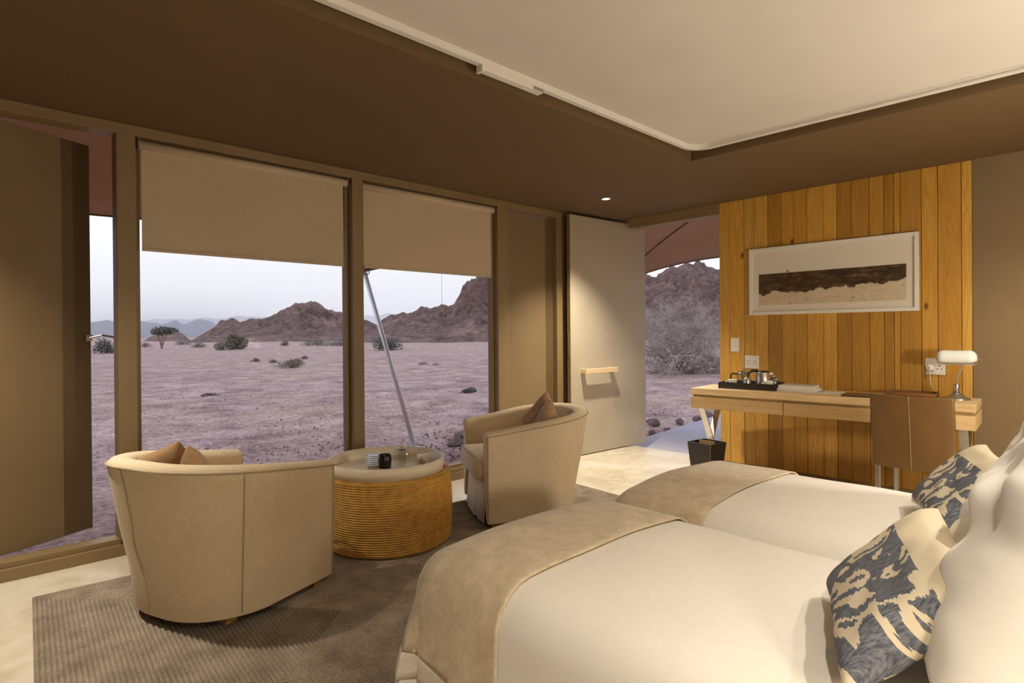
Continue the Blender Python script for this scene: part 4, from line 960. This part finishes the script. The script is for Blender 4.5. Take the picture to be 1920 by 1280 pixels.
def gd(py, px):
    """distance along the bearing at which the plain lies under that eye-level drop"""
    drop = (py - (hz - (px - 960) * .0079)) / 1107.15; lo, hi = 3, 400
    for _ in range(40):
        m = (lo + hi) / 2; d = pix_dir(px); z = CAM.z - gz(d.x * m, d.y * m)
        if z / m > drop: lo = m
        else: hi = m
    return lo
def B_(name, lab, px, py, hpx, wpx, seed, **k): bush(name, lab, px, py, hpx, wpx, gd(py, px), seed, **k)
B_('acacia_tree', 'flat-topped acacia tree with a pale trunk on the plain', 303, 658, 38, 46, 1, flat=True, n=1300, group='trees on the desert plain')
B_('shrub', 'low dark shrub right of the flat-topped acacia', 342, 651, 12, 24, 2)
B_('shrub', 'low green shrub between the acacia and the tall bush', 372, 656, 13, 26, 3)
B_('tall_bush', 'tall rounded dark bush below the hill knob', 437, 659, 38, 40, 4, n=1500, mat='leaf2')
B_('shrub', 'bushy green shrub leaning on the tall rounded bush', 418, 660, 22, 38, 5, n=1000)
B_('shrub', 'small low shrub on the far side of the flat-topped acacia', 272, 655, 10, 26, 6)
B_('shrub', 'dark dense shrub beyond the open vent panel', 197, 667, 34, 40, 7, n=1100)
B_('shrub', 'slim green shrub by the pale clearing', 535, 652, 12, 16, 8)
for i, (px, w) in enumerate(((578, 40), (600, 46), (622, 42), (643, 40))): B_('shrub', 'one of the row of green shrubs at the foot of the brown hill', px, 653, 14, w, 20 + i, group='shrub row at the hill foot')
B_('shrub', 'brown spreading shrub alone in the middle of the plain', 549, 693, 22, 62, 9, mat='leaf2', n=1400)
for i, (px, py, w) in enumerate(((480, 682, 18), (512, 684, 18), (570, 677, 20), (395, 746, 34))): B_('shrub', 'flat tuft of brown scrub on the open plain', px, py, 8, w, 40 + i, mat='leaf2', n=350, group='low scrub tufts')
B_('shrub', 'large dark green shrub beside the slanted pole', 726, 660, 34, 58, 11, n=1700)
B_('shrub', 'small grey green tuft near the cliff pane edge', 881, 739, 12, 30, 12, n=500)
B_('shrub', 'dark scrub behind the thorn tree', 1335, 657, 16, 40, 13)
# bare thorn tree outside the door
def thorn_tree(px, py, hpx):
    rnd = random.Random(5); dist = gd(py, px); d = pix_dir(px); x, y = d.x * dist, d.y * dist; m = dist / 1107.15; h = hpx * m
    t = thing('thorn_tree', 'bare tangled grey thorn tree outside the doorway', 'tree', (x, y, gz(x, y) - .03)); v = []; fc = []; bv = []; bf = []
    def seg(a, b_, r0, r1, V, F):
        tt = (b_ - a).normalized(); u = tt.orthogonal().normalized(); s = tt.cross(u); k = len(V)
        for p, r in ((a, r0), (b_, r1)):
            for q in range(3): V.append(p + (u * math.cos(q * 2.094) + s * math.sin(q * 2.094)) * r)
        for q in range(3): F.append((k + q, k + (q + 1) % 3, k + 3 + (q + 1) % 3, k + 3 + q))
    def twig(p, dr, ln, r, lv):
        n = 4; q = p; V, F = (bv, bf) if lv == 0 else (v, fc)
        for i in range(n):
            dr = (dr + Vector((rnd.gauss(0, .20), rnd.gauss(0, .20), rnd.gauss(0, .18) + (.05 if lv == 0 else 0)))).normalized(); e_ = q + dr * ln / n
            seg(q, e_, r * (1 - .2 * i), r * (1 - .2 * (i + 1)), V, F); q = e_
            if lv < 3:
                for _ in range((2, 3, 3)[lv]):
                    sd = (dr * .7 + Vector((rnd.gauss(0, .6), rnd.gauss(0, .6), rnd.gauss(.05, .55)))).normalized()
                    twig(q, sd, ln * rnd.uniform(.35, .62), max(.008, r * .5), lv + 1)
    for i in range(13):
        a = 2 * PI * i / 13 + rnd.uniform(-.25, .25); el = rnd.uniform(.35, 1.35) if i % 3 else rnd.uniform(.15, .5)
        twig(Vector((0, 0, .05)), Vector((math.cos(a) * math.cos(el), math.sin(a) * math.cos(el), math.sin(el))), h * rnd.uniform(.55, .72), h * .016, 0)
    top = max(p.z for p in v); w = max(abs(p.x * -_rt.x - p.y * _rt.y) for p in v); 
    k = h / top
    for L_ in (v, bv):
        for p in L_: p.x *= k * 1.05; p.y *= k * 1.05; p.z *= k
    o = pyobj('twigs', v, fc, MT['twig'], t); o['kind'] = 'stuff'; pyobj('trunk', bv, bf, MT['bark'], t)
thorn_tree(1275, 702, 168)
# rocks by the path, stones and tufts
def rock(x, y, s, seed, lab, flat=.7, z=None, group='rocks along the path'):
    b = B(); bmesh.ops.create_icosphere(b, subdivisions=3, radius=1)
    for v_ in b.verts:
        k = 1 + .35 * noise.noise(v_.co * 1.3 + Vector((seed, 0, 0))) + .15 * noise.noise(v_.co * 3.5 + Vector((0, seed, 0))); v_.co *= k * s; v_.co.z *= flat
    o = obj('rock', b, MT['stone'], loc=(x, y, (gz(x, y) if z is None else z) + s * flat * .3), rot=(0, 0, seed)); tag(o, lab, 'rock', group)
for i, (px, py, s, lab) in enumerate(((1325, 783, .11, 'largest reddish rock at the path edge behind the desk leg'), (1306, 786, .07, 'small dark rock beside the reddish rock at the path edge'), (1273, 791, .065, 'dark flat rock alone along the path edge'), (1226, 794, .09, 'grey rock near the open door at the path edge'), (1222, 812, .06, 'small grey rock beside the door and the path'), (1250, 806, .05, 'flat little stone half sunk beside the path'), (1216, 790, .05, 'reddish stone half hidden by the open door'))):
    drop = (py - (hz - (px - 960) * .0079)) / 1107.15; k = (CAM.z + .2) / drop; d = pix_dir(px); rock(d.x * k, d.y * k, s, i * 3.3 + 1, lab, .75, -.24)
for i, (px, py, s, lab) in enumerate(((868, 822, .12, 'flat grey slab rock outside beside the armchair'), (856, 838, .13, 'long grey rock outside under the slab rock'), (875, 846, .11, 'small speckled rock outside by the sill'), (793, 687, .10, 'pale boulder out on the plain'), (817, 688, .07, 'small dark boulder next to the pale one'))):
    drop = (py - (hz - (px - 960) * .0079)) / 1107.15; d = pix_dir(px); k = gd(py, px); rock(d.x * k, d.y * k, s * (1 if k < 12 else k / 14), i * 2.1 + 9, lab, .55, None, 'rocks on the plain')
def scatter():
    rnd = random.Random(3); v = []; fc = []; gv = []; gf = []
    for _ in range(3800):
        r = 1.2 * (60 ** rnd.random()); a = rnd.uniform(-.15, 1.95); x = 3.2 + r * math.cos(a) * 1.1; y = 4.6 + r * math.sin(a)
        if x < 14.2 and 1.8 < y < 5.35 and x > 5: continue
        if y < 4.25: continue
        s = rnd.uniform(.006, .022) * (1 + r * .035); z = gz(x, y); k = len(v); ph_ = rnd.uniform(0, 6)
        for q in range(5): v.append((x + s * math.cos(ph_ + q * 1.257) * rnd.uniform(.7, 1.2), y + s * math.sin(ph_ + q * 1.257), z - .01))
        v.append((x, y, z + s * rnd.uniform(.5, .9)))
        for q in range(5): fc.append((k + q, k + (q + 1) % 5, k + 5))
    o = pyobj('scattered_stones', v, fc, MT['stone']); tag(o, 'countless small stones scattered over the desert plain', 'stones', kind='stuff')
    for _ in range(2600):
        r = 1.0 * (45 ** rnd.random()); a = rnd.uniform(.1, 1.9); x = 2.5 + r * math.cos(a) * 1.1; y = 4.7 + r * math.sin(a)
        if noise.noise(Vector((x * .28, y * .28, 5))) < -.05: continue
        if x < 14.2 and 1.8 < y < 5.35 and x > 5: continue
        z = gz(x, y)
        for q in range(5):
            ln = rnd.uniform(.03, .10) * (1 + r * .012); aa = rnd.uniform(0, 6.28); dx, dy = math.cos(aa), math.sin(aa); k = len(gv); w = .0025 * (1 + r * .10); l = rnd.uniform(.3, 1.0)
            bx_, by_ = x + rnd.gauss(0, .04), y + rnd.gauss(0, .04)
            gv += [(bx_ - dy * w, by_ + dx * w, z - .01), (bx_ + dy * w, by_ - dx * w, z - .01), (bx_ + dx * ln * l, by_ + dy * ln * l, z + ln * .8)]; gf.append((k, k + 1, k + 2))
    o = pyobj('dry_grass', gv, gf, MT['straw']); tag(o, 'sparse pale dry grass blades over the desert plain', 'grass', kind='stuff')
scatter()
# tent canopy and pole
def canopy():
    tips = [(-6.2, 6.3, 1.95), (-1.45, 6.5, 1.95), (3.74, 6.5, 1.99), (7.95, 5.95, 1.90), (7.95, .9, 1.95), (7.9, -3.5, 1.95)]
    mids = [(-3.8, 5.4, 2.16), (1.16, 5.55, 2.17), (5.9, 5.75, 2.30), (7.15, 3.45, 2.17), (7.2, -1.2, 2.17)]
    inner = [(-6.0, 3.4, 2.62), (-1.3, 3.4, 2.62), (3.74, 3.4, 2.64), (5.40, 2.5, 2.58), (5.40, .9, 2.62), (5.40, -3.5, 2.62)]
    outer = []; inn = []; K = 14
    for i in range(len(mids)):
        a, m, c_ = Vector(tips[i]), Vector(mids[i]), Vector(tips[i + 1]); ctrl = m * 2 - (a + c_) / 2
        for k in range(K): t_ = k / K; outer.append(a * (1 - t_) ** 2 + ctrl * 2 * t_ * (1 - t_) + c_ * t_ * t_); inn.append(Vector(inner[i]).lerp(Vector(inner[i + 1]), t_))
    outer.append(Vector(tips[-1])); inn.append(Vector(inner[-1])); v = []; fc = []; R = 8
    for o_, n_ in zip(outer, inn):
        for k in range(R + 1):
            w = k / R; p = n_.lerp(o_, w); p.z += .10 * math.sin(PI * w); v.append(p)
    for i in range(len(outer) - 1):
        for k in range(R): fc.append((i * (R + 1) + k, (i + 1) * (R + 1) + k, (i + 1) * (R + 1) + k + 1, i * (R + 1) + k + 1))
    t = thing('tent_canopy', 'tan canvas tent canopy with scalloped edges stretched outside the windows', 'canopy', (0, 0, 0))
    o = pyobj('canvas', v, fc, MT['canopy'], t, True); mod_solid(o, .004, 1)
    o = obj('roof_sheet', bx(-6, 4.95, -3.5, 3.4, 2.62, 2.66), MT['canopy'], t)
    obj('edge_cord', tube(B(), outer, .008, 6), MT['rope'], t, True)
    for i in (2, 3, 4):
        row = [v[(min(i * K, len(outer) - 1)) * (R + 1) + k] - Vector((0, 0, .006)) for k in range(R + 1)]
        obj('seam', tube(B(), row, .007, 6), MT['rope'], t, True)
    return tips
canopy()
t = thing('tent_pole', 'slanted aluminium tent pole standing outside the second pane', 'pole', (4.36, 6.35, gz(4.36, 6.35)))
bt = (0, 0, -.03); tp = (3.74 - 4.36, 6.5 - 6.35, 1.955 - gz(4.36, 6.35))
obj('tube', tube(B(), [bt, tp], .028, 20), MT['alu'], t, True)
obj('cap', tube(B(), [tp, (tp[0] - .02, tp[1] + .01, tp[2] + .07)], .034, 16), MT['chrome'], t, True)
obj('shackle', tube(B(), [(tp[0] + .05 * math.cos(a), tp[1] - .02, tp[2] + .03 + .035 * math.sin(a)) for a in [2 * PI * i / 16 for i in range(16)]], .008, 6, True), MT['chrome'], t, True)
obj('foot_plate', bx(-.08, .08, -.08, .08, -.02, .012), MT['alu'], t)
